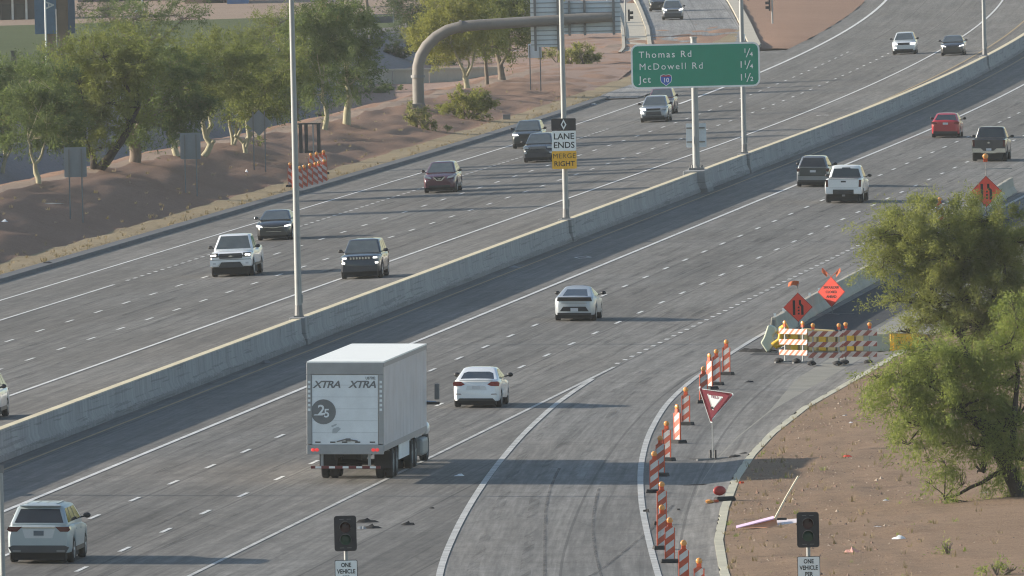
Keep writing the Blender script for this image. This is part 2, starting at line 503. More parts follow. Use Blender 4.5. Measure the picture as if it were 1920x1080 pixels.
# ------------------------------------------------------------------ ground, terrain, roads
def sheet(name, left, right, Y0, Y1, mat, nd=6, dY=6.0, h=0.0, uoff=None, zf=None, kind='structure', label=None, dYfar=14.0):
    Ys = []; y = Y0
    while y < Y1: Ys.append(y); y += dY if y < 1000 else dYfar
    Ys.append(Y1)
    mb = MB(); vs = []; uv = []
    zf = zf or ground_z
    for y in Ys:
        a = left(y) if callable(left) else left; b = right(y) if callable(right) else right
        for k in range(nd+1):
            d = a+(b-a)*k/nd
            vs.append((axis_x(y)+d, y, zf(d, y)+h)); uv.append((d-(uoff(y) if uoff else 0), y))
    n = nd+1
    fs = [(i*n+k, i*n+k+1, (i+1)*n+k+1, (i+1)*n+k) for i in range(len(Ys)-1) for k in range(nd)]
    mb.add(vs, fs, 0, None, uv)
    o = mb.build(name, mat, smooth=60)
    return tag(o, label, None, None, kind)

_g = MB().add([(-2600,-300,-8),(2600,-300,-8),(2600,7000,-8),(-2600,7000,-8)], [(0,1,2,3)])
tag(_g.build('ground', M_FAR_DIRT), 'flat pale desert ground under the whole scene', kind='structure')

def noise2(x, y, s):
    return math.sin(x*s+1.7*math.sin(y*s*.63))*math.cos(y*s*.81+1.3*math.sin(x*s*.47))
def berm_z(d, Y):
    z = ground_z(d, Y)
    k = sm((-d-25.2)/3)
    return z + k*(.10*noise2(d, Y, .9)+.07*noise2(d+9, Y, 2.3)+.05*noise2(d*2, Y, .28))
def terrain(name, ds, Ys, mat, zf, label):
    vs = []; n = len(ds)
    for y in Ys:
        for d in ds: vs.append((axis_x(y)+d, y, zf(d, y)))
    fs = [(i*n+k, i*n+k+1, (i+1)*n+k+1, (i+1)*n+k) for i in range(len(Ys)-1) for k in range(n-1)]
    return tag(MB().add(vs, fs).build(name, mat, smooth=70), label, kind='structure')
_Y = list(np.arange(420, 1000, 5.0))+list(np.arange(1000, 1500, 4.0))+list(np.arange(1500, 2300, 20.0))
terrain('verge', list(np.linspace(-26.7, -24.4, 5)), _Y, M_TAN, berm_z, 'narrow dry tan verge between the left curb and the berm')
M_LINING = dirt_mat('grey_graded_lining', (.20,.18,.175), (.25,.23,.225), (.30,.28,.27), .4)
terrain('basin', list(np.linspace(-56, -41.9, 18)), _Y, M_LINING, lambda d, Y: ground_z(d, Y)+.04*noise2(d, Y, .3), 'smooth grey lined drainage basin behind the berm')
_bz = lambda d, Y: berm_z(d, Y)+.02*sm((-26.5-d)/1.2)-.02
terrain('embankment', list(np.linspace(-33.4, -26.5, 20)), _Y, M_BERM, _bz, 'red brown gravel berm left of the freeway')
terrain('path', list(np.linspace(-34.9, -33.4, 5)), _Y, M_FAR_DIRT, _bz, 'pale strip painted for sunlight along the crest of the berm')  # paler sheet painted in as the sunlit crest, not a track
terrain('embankment', list(np.linspace(-42, -34.9, 15)), _Y, M_BERM, _bz, 'back slope of the berm falling to the drainage basin')
def far_z(d, Y): return ground_z(-56, Y)*(1-sm((-d-60)/90)*0)+.12*noise2(d, Y, .05)*sm((-d-56)/10)
terrain('field', list(np.linspace(-420, -56, 60)), list(np.arange(420, 2300, 12.0)), M_GRASS_FIELD, far_z, 'mown green field behind the trees at the upper left')
terrain('far_ground', list(np.linspace(-30, 160, 40)), list(np.arange(1480, 3200, 40.0)), M_FAR_DIRT, lambda d, Y: -1.2, 'pale dirt beyond the far end of the freeway')
_dn = lambda t, Y: CURB_F(Y)+.28+t
_mb = MB(); _ts = list(np.linspace(0, 7, 24))+[9, 13, 20, 32, 60]; _vs = []; _ys = list(np.arange(420, 720, 2.0))+list(np.arange(720, 2300, 20.0))
for y in _ys:
    for t in _ts:
        d = _dn(t, y)
        z = ground_z(d, y)+sm(t/1.5)*(.05*noise2(d, y, 1.1)+.05*noise2(d, y, 2.9)+.06*noise2(d, y, .4))
        _vs.append((axis_x(y)+d, y, z-.01))
_n = len(_ts)
tag(_mb.add(_vs, [(i*_n+k, i*_n+k+1, (i+1)*_n+k+1, (i+1)*_n+k) for i in range(len(_ys)-1) for k in range(_n-1)]).build('dirt_verge', M_DIRT, smooth=70), 'red brown dirt slope beside the ramp at the lower right', kind='structure')

ROAD_R = sheet('roadway', .2, GORE, 420, 2300, M_ROAD, 10, label='lanes carrying traffic away from the camera')
ROAD_L = sheet('roadway', -24.0, .2, 420, 1330, M_ROAD_OPP, 8, label='lanes carrying traffic towards the camera')
ROAD_L2 = sheet('roadway', -19.3, .2, 1330, 2300, M_ROAD_OPP, 6, label='far stretch of the lanes carrying traffic towards the camera')
RAMP = sheet('ramp', GORE, lambda y: CURB_F(y)+.02, 420, 2300, M_RAMP, 8, uoff=GORE, label='entrance ramp curving in from the bottom of the view')
_gut = lambda y: CURB_F(y)-lerp_tab([(420,.9),(503,.88),(554,1.0),(590,1.1),(622,1.2),(652,2.4),(720,2.9),(2300,2.9)], y)
sheet('gutter', _gut, lambda y: CURB_F(y)-.01, 420, 1100, M_GUTTER, 2, h=.005, label='pale concrete gutter along the ramp curb')
sheet('shoulder', 19.95, 23.0, 676, 1100, M_ASPHALT, 3, h=.006, label='asphalt shoulder with barrier shade in its colour, behind the temporary barrier')  # asphalt coloured darker to take in the barrier's shadow

# curbs: real steps
def curb_run(name, inner, w, h, Y0, Y1, mat, label, chipped=0.0):
    mb = MB(); vs = []; ys = list(np.arange(Y0, Y1, 1.2 if chipped else 6.0))+[Y1]
    rr = random.Random(3)
    for y in ys:
        a = inner(y) if callable(inner) else inner
        e = 0.0
        if chipped and rr.random() < .3: e = rr.uniform(0, chipped)
        s = -1 if a < 0 else 1
        zb = -.02*abs(a)
        X = axis_x(y)
        vs += [(X+a+s*e, y, zb-.02), (X+a+s*(e+.02), y, zb+h), (X+a+s*w, y, zb+h+.004), (X+a+s*(w+.02), y, zb-.1)]
    fs = [(i*4+k, i*4+k+1, i*4+k+5, i*4+k+4) for i in range(len(ys)-1) for k in range(3)]
    o = mb.add(vs, fs).build(name, mat, smooth=35)
    return tag(o, label, kind='structure')
curb_run('curb', CURB_F, .30, .15, 420, 640, M_CURB, 'chipped cream curb beside the lower right dirt', .10)
curb_run('curb', CURB_F, .30, .15, 640.01, 1100, M_CURB, 'cream curb beyond the barricades')
curb_run('curb', -23.9, .75, .16, 420, 1170, M_CURB_ASPH, 'dark grey curb along the left berm')

# distant on-ramp that joins the opposite lanes
FR_L = [(1165,6.2),(1260,9.6),(1350,11.7),(1430,12.2),(1560,12.4),(1640,12.4)]
FR_R = [(1165,9.0),(1260,15.6),(1350,19.4),(1430,19.9),(1560,20.5),(1640,20.5)]
def far_ramp_z(d, Y): return -.40+.35*sm((Y-1360)/160)
_f = lambda tab, off=0: (lambda y: lerp_tab(tab, y)-axis_x(y)+off)
sheet('ramp', _f(FR_L), _f(FR_R), 1165, 1640, M_FAR_RAMP, 5, h=.02, uoff=_f(FR_L), zf=far_ramp_z, label='distant two lane entrance ramp coming over a crest')
sheet('path', _f(FR_L, -2.1), _f(FR_L, -.35), 1330, 1560, M_CONC_TAN, 2, h=.05, zf=far_ramp_z, label='pale concrete strip beside the distant ramp')
def rcurb(tab, off, w, Y0, Y1, label):
    mb = MB(); vs = []; ys = list(np.arange(Y0, Y1, 8.0))
    for y in ys:
        x = lerp_tab(tab, y)+off; z = far_ramp_z(0, y)
        vs += [(x, y, z-.1), (x, y, z+.17), (x+w, y, z+.17), (x+w, y, z-.1)]
    tag(mb.add(vs, [(i*4+k, i*4+k+1, i*4+k+5, i*4+k+4) for i in range(len(ys)-1) for k in range(3)]).build('curb', M_CONC_TAN, smooth=35), label, kind='structure')
rcurb(FR_L, -.32, .32, 1330, 1600, 'left curb of the distant ramp')
rcurb(FR_L, -2.4, .25, 1330, 1560, 'outer edge curb of the pale strip beside the distant ramp')
rcurb(FR_R, .1, .95, 1345, 1600, 'broad cream curb on the right of the distant ramp')
_vs = []; _ys = list(np.arange(1345, 1900, 10.0))
for y in _ys:
    a = lerp_tab(FR_R, y)+1.0; b = axis_x(y)-19.2
    b = max(b, a+.3)
    for k in range(5):
        x = a+(b-a)*k/4; _vs.append((x, y, -.38+.02*k/4+.10*math.sin(math.pi*k/4)+.06*noise2(x, y, .5)+(far_ramp_z(0, y)+.40)*(1-k/4)-.30*(1-sm((y-1345)/30))))
tag(MB().add(_vs, [(i*5+k, i*5+k+1, i*5+k+6, i*5+k+5) for i in range(len(_ys)-1) for k in range(4)]).build('gore_dirt', M_BERM, smooth=70), 'red dirt wedge between the distant ramp and the freeway', kind='structure')
# level red ground left of the distant ramp
_vs = []; _ys = list(np.arange(1190, 1700, 8.0))
for y in _ys:
    b = lerp_tab(FR_L, y)-2.3 if y > 1330 else lerp_tab(FR_L, y)-.2
    a = axis_x(y)-46.5
    k0 = sm((y-1190)/70)
    for k in range(9):
        x = a+(b-a)*k/8; d = x-axis_x(y)
        z = max(far_ramp_z(0, y)-.08+.10*noise2(x, y, .22), ground_z(d, y)+.03) if k0 > 0 else ground_z(d, y)
        z = ground_z(d, y)-.05+(z-ground_z(d, y)+.05)*k0
        _vs.append((x, y, z))
M_PINK = dirt_mat('pinkish_gravel', (.27,.185,.145), (.36,.255,.205), (.46,.36,.30), .6)
tag(MB().add(_vs, [(i*9+k, i*9+k+1, i*9+k+10, i*9+k+9) for i in range(len(_ys)-1) for k in range(8)]).build('gravel_flat', M_PINK, smooth=70), 'level pinkish gravel left of the distant ramp', kind='structure')

# painted markings
def line(name, cen, w, Y0, Y1, mat, label, h=.012, wob=0.0):
    c = cen if callable(cen) else (lambda y: cen)
    return sheet(name, lambda y: c(y)-w/2, lambda y: c(y)+w/2, Y0, Y1, mat, 1, h=h, dY=4.0, dYfar=10.0, label=label)
line('lane_line', 1.62, .13, 430, 2200, M_PAINT_Y, 'faded yellow line in the shade of the median barrier')
line('lane_line', 5.1, .18, 430, 2200, M_PAINT_W, 'solid white line beside the carpool lane, traffic going away')
line('lane_line', 15.45, .15, 430, 664, M_PAINT_OLD, 'solid white line on the freeway side of the ramp nose')
line('lane_line', lambda y: GORE(y)+.08, .21, 430, 652, M_PAINT_OLD, 'broad white line sweeping along the left edge of the ramp', h=.014)
line('lane_line', RAMP_EDGE, .20, 430, 1100, M_PAINT_OLD, 'white edge line bending along the row of channelizers')
line('lane_line', -6.12, .18, 430, 2200, M_PAINT_W, 'solid white line beside the carpool lane, oncoming traffic')
line('lane_line', -2.5, .16, 430, 2200, M_PAINT_Y, 'yellow line left of the median barrier')
line('lane_line', -17.25, .16, 430, 782, M_PAINT_W, 'solid white line between the outer oncoming lanes')
line('lane_line', -17.25, .26, 1140, 2200, M_PAINT_W, 'white edge line past the distant ramp nose')
line('lane_line', -20.6, .17, 430, 1165, M_PAINT_W, 'white edge line beside the left curb')
line('lane_line', _f(FR_R, .1), .25, 1180, 1345, M_PAINT_W, 'white line at the nose of the distant ramp')
_dm = {}
def dashes(road, d, ys, L, w):
    key = (L, w)
    if key not in _dm:
        _dm[key] = MB().add([(-w/2,-L/2,0),(w/2,-L/2,0),(w/2,L/2,0),(-w/2,L/2,0)], [(0,1,2,3)]).mesh('lane_dash', M_PAINT_D)
    for y in ys:
        o = bpy.data.objects.new('lane_dash', _dm[key]); C.objects.link(o); o.parent = road
        o.matrix_local = frame(d, y, .012)
dashes(ROAD_R, 8.47, [541.2+12.03*i for i in range(-6, 55)], 3.0, .14)
dashes(ROAD_R, 11.75, [664.4+12.03*i for i in range(-16, 45)], 3.0, .14)
dashes(RAMP, 15.3, [664+3.66*i for i in range(1, 62)], 1.0, .18)
dashes(ROAD_L, -9.97, [684.2+11.32*i for i in range(-2, 57)], 3.0, .14)
dashes(ROAD_L, -13.62, [708.5+11.32*i for i in range(-2, 54)], 3.0, .14)
dashes(ROAD_L, -17.25, [785+3.05*i for i in range(1, 95)], 1.1, .17)
# faint pavement marks: the outline diamond in the carpool lane
for d, Y, lab in ((3.3, 798, 'white diamond outline painted in the carpool lane going away'), (-4.3, 1085, 'white diamond outline painted in the oncoming carpool lane')):
    q = [(0,-1.9),(.45,0),(0,1.9),(-.45,0)]; k = .72
    vs = [(x, y, 0) for x, y in q]+[(x*k, y*.86, 0) for x, y in q]
    o = MB().add(vs, [(i, (i+1)%4, (i+1)%4+4, i+4) for i in range(4)]).build('pavement_diamond', M_PAINT_D)
    o.matrix_world = frame(d, Y, .012); tag(o, lab, kind='structure')

# ------------------------------------------------------------------ median barrier
_prof = [(.17,1.045),(.175,1.03),(.20,.45),(.36,.10),(.37,-.15)]
mb = MB(); vs = []; ys = list(np.arange(430, 1000, 8.0))+list(np.arange(1000, 2200, 14.0)); AX = .50
for y in ys:
    X = axis_x(y)+AX
    for x, z in [(-x, z) for x, z in reversed(_prof)]+_prof: vs.append((X+x, y, z))
n = len(_prof)*2
mb.add(vs, [(i*n+k, i*n+k+1, (i+1)*n+k+1, (i+1)*n+k) for i in range(len(ys)-1) for k in range(n-1)])
BAR = thing('median_barrier', 'long grey concrete median barrier dividing the two directions of traffic', 'barrier', Matrix.Identity(4))
mb.build('barrier_wall', M_CONC, BAR, smooth=30)
mb = MB(); vs = []
for y in ys:
    X = axis_x(y)+AX
    for x, z in [(-.178,.98),(-.178,1.05),(.165,1.056),(.178,1.02)]: vs.append((X+x, y, z))
mb.add(vs, [(i*4+k, i*4+k+1, i*4+k+5, i*4+k+4) for i in range(len(ys)-1) for k in range(3)]).build('barrier_top', concrete_mat('sunlight_tinted_barrier_top', (.60,.53,.37)), BAR)  # cream colour paints sunlight onto the top of the grey wall
def pedestal(Y, w, L, h=1.10):
    m = MB()
    pr = [(-w*1.25,-.15),(-w*1.2,.12),(-w,.5),(-w*.92,h),(w*.92,h),(w,.5),(w*1.2,.12),(w*1.25,-.15)]
    m.prism(pr, -L/2, L/2)
    o = m.build('pedestal', M_CONC, BAR, bevel=.03)
    o.matrix_local = Matrix.Translation((axis_x(Y)+AX, Y, 0)) @ Matrix.Rotation(-math.atan(.085), 4, 'Z')
POLES = [(557,'light pole on the median out of view to the left, its shadow crossing the lanes'),(689.5,'tall pale light pole on the median beside the white pickup'),(822.5,'tall light pole on the median carrying the lane ends sign'),(944,'tall light pole on the median just right of the green sign'),(1212,'far light pole on the median at the upper right')]
for Y, l in POLES: pedestal(Y, .36, 1.6)
pedestal(908, .62, 4.2, 1.14)
_step = MB()
for y in np.arange(436, 1300, 12.2):      # thin construction joints standing a little proud of the wall face
    X = axis_x(y)+AX
    _step.box((X+.19, y, .55), (.012, .03, .84))
tag(_step.build('joint_strips', M_CONC, BAR), kind='stuff')

def light_pole(Y, label):
    t = thing('light_pole', label, 'light pole', Matrix.Translation((axis_x(Y)+AX, Y, 1.10)), 'light poles along the median')
    m = MB(); m.box((0,0,.03), (.42,.42,.06)); m.tube([(0,0,.06),(0,0,.5)], [.17,.15], 12); m.build('base', M_GALV_DK, t)
    m = MB(); m.tube([(0,0,.06),(0,0,5),(0,0,10),(0,0,15.2)], [.15,.132,.115,.095], 14); m.build('pole', M_GALV, t, smooth=60)
    m = MB(); m.box((.16,0,.75), (.05,.14,.34)); m.build('hand_hole_cover', M_GALV, t)
    for s in (-1, 1):
        m = MB(); m.tube([(0,0,14.9),(s*.9,0,15.25),(s*2.3,0,15.4)], [.06,.05,.045], 8); a = m.build('arm', M_GALV, t, smooth=60)
        m = MB(); m.box((s*2.6,0,15.38), (.8,.3,.16), top=(.8,.8)); m.build('lamp_head', M_GALV, a)
    return t
for Y, l in POLES: light_pole(Y, l)

# lane ends sign on the second pole
t = thing('lane_ends_sign', 'tall lane ends merge right sign, black white and yellow panels on a median pole', 'sign', Matrix.Translation((axis_x(822.5)+AX-.02, 822.3, 3.55)))
def plate(parent, name, x0, x1, z0, z1, mat, y=0.0, th=.02, r=.05, border=None):
    pts = []
    for cx, cz, a0 in ((x1-r, z0+r, -90), (x1-r, z1-r, 0), (x0+r, z1-r, 90), (x0+r, z0+r, 180)):
        for k in range(4):
            a = R(a0+30*k); pts.append((cx+r*math.cos(a), cz+r*math.sin(a)))
    m = MB().prism(pts, y-th, y)
    return m.build(name, mat, parent)
Yp = -.17
plate(t, 'merge_panel', -.60, .60, 0, .87, M_SIGN_Y, Yp); plate(t, 'lane_panel', -.59, .59, .88, 1.86, M_SIGN_W, Yp); plate(t, 'diamond_panel', -.60, .60, 1.87, 2.47, M_SIGN_K, Yp)
text('MERGE', .34, t, 0, Yp-.022, .62, M_INK, -.004, space=1.1); text('RIGHT', .35, t, 0, Yp-.022, .24, M_INK, .012)
text('LANE', .42, t, 0, Yp-.022, 1.58, M_INK, .015); text('ENDS', .42, t, 0, Yp-.022, 1.15, M_INK, .015)
m = MB(); q = [(0,-.26),(.14,0),(0,.26),(-.14,0)]
vs = [(x, Yp-.024, 2.17+z) for x, z in q]+[(x*.5, Yp-.024, 2.17+z*.55) for x, z in q]
m.add(vs, [(i, (i+1)%4, (i+1)%4+4, i+4) for i in range(4)]).build('diamond_symbol', M_SIGN_W, t)
for z in (.45, 1.4, 2.1): MB().box((0,-.155,z), (.5,.03,.06)).build('bracket', M_GALV_DK, t)

# large green guide sign
Ys = 908
t = thing('guide_sign', 'large green guide sign listing three exits on a round median post', 'sign', Matrix.Translation((axis_x(Ys)+AX, Ys, 1.14)) @ Matrix.Rotation(R(1.0), 4, 'Z'))
m = MB(); m.tube([(0,.25,0),(0,.25,3),(0,.25,7.12)], [.20,.185,.165], 16); m.tube([(0,.25,7.12),(0,.25,7.20)], [.2,.2], 16); m.build('post', M_GALV, t, smooth=50)
m = MB(); m.box((0,.25,.06), (.85,.85,.10))
for a in range(8):
    w = a*math.pi/4; m.tube([(.32*math.cos(w), .25+.32*math.sin(w), .1), (.32*math.cos(w), .25+.32*math.sin(w), .26)], .035, 6)
m.build('base_plate', M_GALV_DK, t)
m = MB(); m.box((-.02,-.02,1.6), (.18,.12,.42)); m.build('junction_box', M_GALV, t)
z0, z1, x0, x1 = 4.45, 6.85, -3.41, 3.55
plate(t, 'sign_border', x0, x1, z0, z1, M_SIGN_W, -.02, .03, .36)
plate(t, 'sign_face', x0+.09, x1-.09, z0+.09, z1-.09, M_SIGN_G, -.052, .006, .28)
for x in (-2.2, 2.2):
    m = MB(); m.box((x,.03,(z0+z1)/2), (.12,.08,2.2)); m.build('bracket', M_GALV_DK, t)
m = MB()
for z in (z0+.5, z1-.5): m.box((0,.1,z), (5.6,.08,.14))
m.build('rail', M_GALV_DK, t)
yy = -.064
for s, z in (('Thomas Rd', 6.27), ('McDowell Rd', 5.62)):
    text(s, .50, t, x0+.42, yy, z, M_SIGN_W, .0 if s[0] == 'M' else .006, 'LEFT', space=1.28)
text('Jct', .50, t, x0+.42, yy, 4.93, M_SIGN_W, .012, 'LEFT', space=1.22)
def frac(x, z, whole, a, b):
    if whole: text(whole, .50, t, x-.56, yy, z, M_SIGN_W, .012)
    text(a, .33, t, x-.34, yy, z+.10, M_SIGN_W, .02); text(b, .33, t, x, yy, z-.09, M_SIGN_W, .02)
    m = MB(); m.prism([(x-.30,z-.24),(x-.25,z-.24),(x-.05,z+.24),(x-.10,z+.24)], yy-.004, yy); m.build('lettering', M_SIGN_W, t)
frac(3.10, 6.27, '', '1', '4'); frac(3.10, 5.62, '1', '1', '4'); frac(3.10, 4.93, '1', '1', '2')
sh = [(-.27,.22),(-.14,.26),(0,.23),(.14,.26),(.27,.22),(.31,.05),(.26,-.14),(0,-.34),(-.26,-.14),(-.31,.05)]
cx, cz = -1.54, 4.93
MB().prism([(cx+x*1.05, cz+z*1.05) for x, z in sh], yy-.002, yy+.004).build('shield_rim', M_SIGN_W, t)
MB().prism([(cx+x*.95, cz+z*.95) for x, z in sh], yy-.006, yy).build('shield', M_BLUE, t)
MB().prism([(cx-.245,cz+.205),(cx-.13,cz+.24),(cx,cz+.215),(cx+.13,cz+.24),(cx+.245,cz+.205),(cx+.26,cz+.15),(cx-.26,cz+.15)], yy-.010, yy).build('shield_crown', M_RED, t)
text('10', .34, t, cx, yy-.012, cz-.05, M_SIGN_W, .015)
# back of a smaller sign facing the other traffic, on the same post
t2 = thing('small_sign', 'grey back of a small sign low on the green sign post', 'sign', Matrix.Translation((axis_x(Ys)+AX, Ys+.9, 1.14)))
plate(t2, 'panel', -.52, .58, 1.2, 2.5, M_SIGN_BACK, -.02, .02, .06)
for z in (1.5, 2.25): MB().box((0,-.07,z), (1.0,.05,.07)).build('bracket', M_GALV_DK, t2)

# rubber laid on the concrete and dark sealed seams
def worn(name, col, cover, sc):
    t = NT(name)
    uv = t.node('ShaderNodeUVMap'); uv.uv_map = 'road'
    n = t.noise(t.mapping(uv.outputs[0], sc), 1.0, 4.0, .65)
    t.val(t.b.inputs['Base Color'], col); t.set(Roughness=.8, Alpha=t.math('MULTIPLY_ADD', n, 2.4, cover-1.2, clamp=True))
    return t.mat
M_SKID = worn('rubber_streak', (.085,.082,.077,1), .02, (3.0, .07, 1))
M_SEAM = worn('sealed_seam', (.08,.08,.08,1), .45, (2.0, .25, 1))
r4 = random.Random(11)
for k, (d0, Y0, Y1, w) in enumerate(((6.1,470,640,.32),(7.5,520,800,.30),(9.6,600,900,.34),(11.0,480,760,.30),(12.6,500,700,.36),(13.0,640,980,.30),(14.4,560,800,.34),(14.9,700,960,.26),(16.4,680,930,.36),(17.9,690,1000,.36),(10.2,760,1100,.3),(7.0,800,1150,.32),(-8.0,650,900,.34),(-9.2,700,1050,.3),(-11.7,690,980,.34),(-12.9,740,1100,.3),(-15.2,720,1040,.34),(-16.5,760,1100,.34),(-7.2,860,1250,.34))):
    a, b = r4.uniform(.05, .35), r4.uniform(30, 80)
    f_ = (lambda d0, a, b: (lambda y: d0+a*math.sin(y/b)))(d0, a, b)
    line('tyre_mark', f_, w, Y0, Y1, M_SKID, 'faint rubber streak along a traffic lane', h=.008+.0001*k)
for k, (off, w, Y0, Y1, m_) in enumerate(((1.1,.34,450,640,M_SKID),(2.55,.34,440,660,M_SKID),(3.1,.10,440,575,M_SEAM),(4.9,.09,440,560,M_SEAM),(3.8,.3,560,680,M_SKID))):
    f_ = (lambda off: (lambda y: GORE(y)+off*(RAMP_EDGE(y)-GORE(y))/6.6+.12*math.sin(y/17+off)))(off)
    line('tyre_mark', f_, w, Y0, Y1, m_, 'dark streak following the curve of the ramp', h=.008+.0003*k)
line('sealed_seam', lambda y: lerp_tab([(452,27.0),(480,26.6),(505,27.6),(530,27.2),(548,26.6)], y), .10, 452, 548, M_SEAM, 'dark sealed crack running obliquely over the ramp', h=.0105)
# ------------------------------------------------------------------ temporary barrier, gantry, roadside signs
_ksec = [(-.30,-.02),(-.30,.08),(-.14,.34),(-.09,.80),(.09,.80),(.14,.34),(.30,.08),(.30,-.02)]
for i in range(34):
    Y = 699+6.12*i
    d = lerp_tab([(690,19.6),(720,19.3),(770,19.2),(930,17.4),(1000,17.2)], Y)
    t = thing('concrete_barrier', ('%s section of portable concrete barrier counting back from the barricades' % ['first','second','third','fourth','fifth','sixth','seventh','eighth','ninth','tenth'][i]) if i < 10 else 'portable concrete barrier section mostly hidden by the big tree on the right', 'barrier', frame(d, Y), 'temporary concrete barrier sections')
    m = MB().prism(_ksec, -3.0, 3.0); m.build('wall', M_CONC_TAN, t, bevel=.02)
    m = MB()
    for s in (-1, 1): m.box((0, s*3.03, .45), (.10, .05, .5))
    m.build('end_loop', M_GALV_DK, t)
    if i < 7:
        m = MB().box((0,-2.2,.87), (.10,.06,.13)); m.build('reflector', M_SIGN_W, t)

# cantilever sign structure
gd, gY = (-31.59, 1099.4)
t = thing('cantilever_gantry', 'brown curved cantilever sign arm rising from the red berm over the oncoming lanes', 'gantry', W(gd, gY, -.2))
m = MB(); m.box((0,0,.25), (.95,.95,.8), top=(.92,.92)); m.build('footing', PM('stained_footing', (.2,.185,.17), .9), t, bevel=.04)
arm = [(0,0,.6),(0,0,2.4),(.03,0,3.1),(.22,0,3.75),(.62,0,4.4),(1.25,0,4.98),(2.0,0,5.40),(2.9,0,5.62),(4.0,0,5.70),(8.0,0,5.86),(12.8,0,6.05)]
m = MB(); m.tube(arm, [.38,.38,.38,.38,.375,.37,.365,.36,.355,.345,.335], 18); m.build('arm', M_RUST, t, smooth=50)
m = MB(); m.tube([(0,0,2.34),(0,0,2.52)], [.47,.47], 18); m.build('collar', M_GALV_DK, t)
m = MB(); m.tube([(2.82,0,5.61),(2.98,0,5.63)], [.43,.43], 18); m.build('flange', M_RUST, t)
def sign_back(parent, x0, x1, z0, z1, y):
    p = MB().box(((x0+x1)/2, y, (z0+z1)/2), (x1-x0, .03, z1-z0)).build('panel', M_SIGN_BACK, parent)
    n = int((z1-z0)/.30); m = MB()
    for k in range(n):
        z = z0+(k+.5)*(z1-z0)/n; m.box(((x0+x1)/2, y-.05, z), (x1-x0, .07, .06))
    tag(m.build('rib', PM('grey_rib', (.27,.30,.32), .6), p), kind='stuff')
    return p
s1 = thing('overhead_sign', 'tall ribbed back of an overhead sign at the middle of the curved arm', 'sign', W(gd, gY, -.2))
sign_back(s1, 7.45, 9.55, 4.15, 9.3, .62)
for x in (7.75, 9.25): MB().box((x,.46,6.5), (.16,.16,5.2)).build('bracket', M_GALV_DK, s1)
s2 = thing('overhead_sign', 'wide ribbed back of an overhead sign at the tip of the curved arm', 'sign', W(gd, gY, -.2))
sign_back(s2, 9.6, 13.35, 4.95, 7.1, .62)
for x in (10.0, 11.0, 12.9): MB().box((x,.46,6.0), (.16,.16,2.3)).build('bracket', M_GALV_DK, s2)

M_SIGN_DULL = PM('shaded_sign_back', (.22,.24,.25), .55, .15, scale=.7)  # darker copy of the sign back, shade and haze put into its colour
def post_sign(d1, Y1, w, zlo, zhi, label, diamond=False, inset=.22, name='road_sign'):
    M_B = M_SIGN_DULL if inset > .2 else M_SIGN_BACK
    t = thing(name, label, 'sign', W(d1, Y1))
    for k, x in enumerate((-w/2+w*inset, w/2-w*inset)):
        gz = ground_z(d1+x, Y1)-ground_z(d1, Y1)
        MB().box((x,-.05,(zhi+gz-.3)/2), (.075,.07,zhi-gz+.3-.2)).build('post', M_GALV_DK, t)
    if diamond:
        c = (zlo+zhi)/2; h = (zhi-zlo)/2
        MB().prism([(-w/2,c),(0,c-h),(w/2,c),(0,c+h)], 0, .02).build('panel', M_B, t)
    else:
        plate(t, 'panel', -w/2, w/2, zlo, zhi, M_B, .02, .02, .06)
    return t
post_sign(-28.8, 870, 1.16, 2.2, 3.75, 'grey back of a rectangular road sign at the far left of the berm')
post_sign(-28.2, 921, 1.12, 1.95, 3.4, 'grey back of a road sign beside the twisted pale trunks')
post_sign(-28.8, 964.3, 1.5, 2.0, 3.5, 'grey back of a diamond road sign under the pale tree crowns', True, .28)
post_sign(-29.7, 1179, .95, 2.25, 3.25, 'small pale back of a road sign near the overhead sign', inset=.12)
t = thing('shielded_signal', 'dark hooded box with louvred sides on a post behind the stacked channelizers', 'signal', W(-26.6, 972))
MB().tube([(0,0,-.2),(0,0,1.3)], .09, 10).build('post', M_GALV_DK, t)
DKM = PM('sooty_steel', (.05,.05,.052), .6, var=.2)
for x in (-.58, -.26, .14, .46): MB().box((x,0,2.12), (.20 if x != .14 else .08,.3,1.66)).build('side_panel', DKM if x != .14 else M_GALV, t)
MB().box((-.08,.1,2.98), (1.34,.55,.08)).build('hood', DKM, t)
MB().box((0,.02,1.36), (.5,.3,.12)).build('bracket', DKM, t)

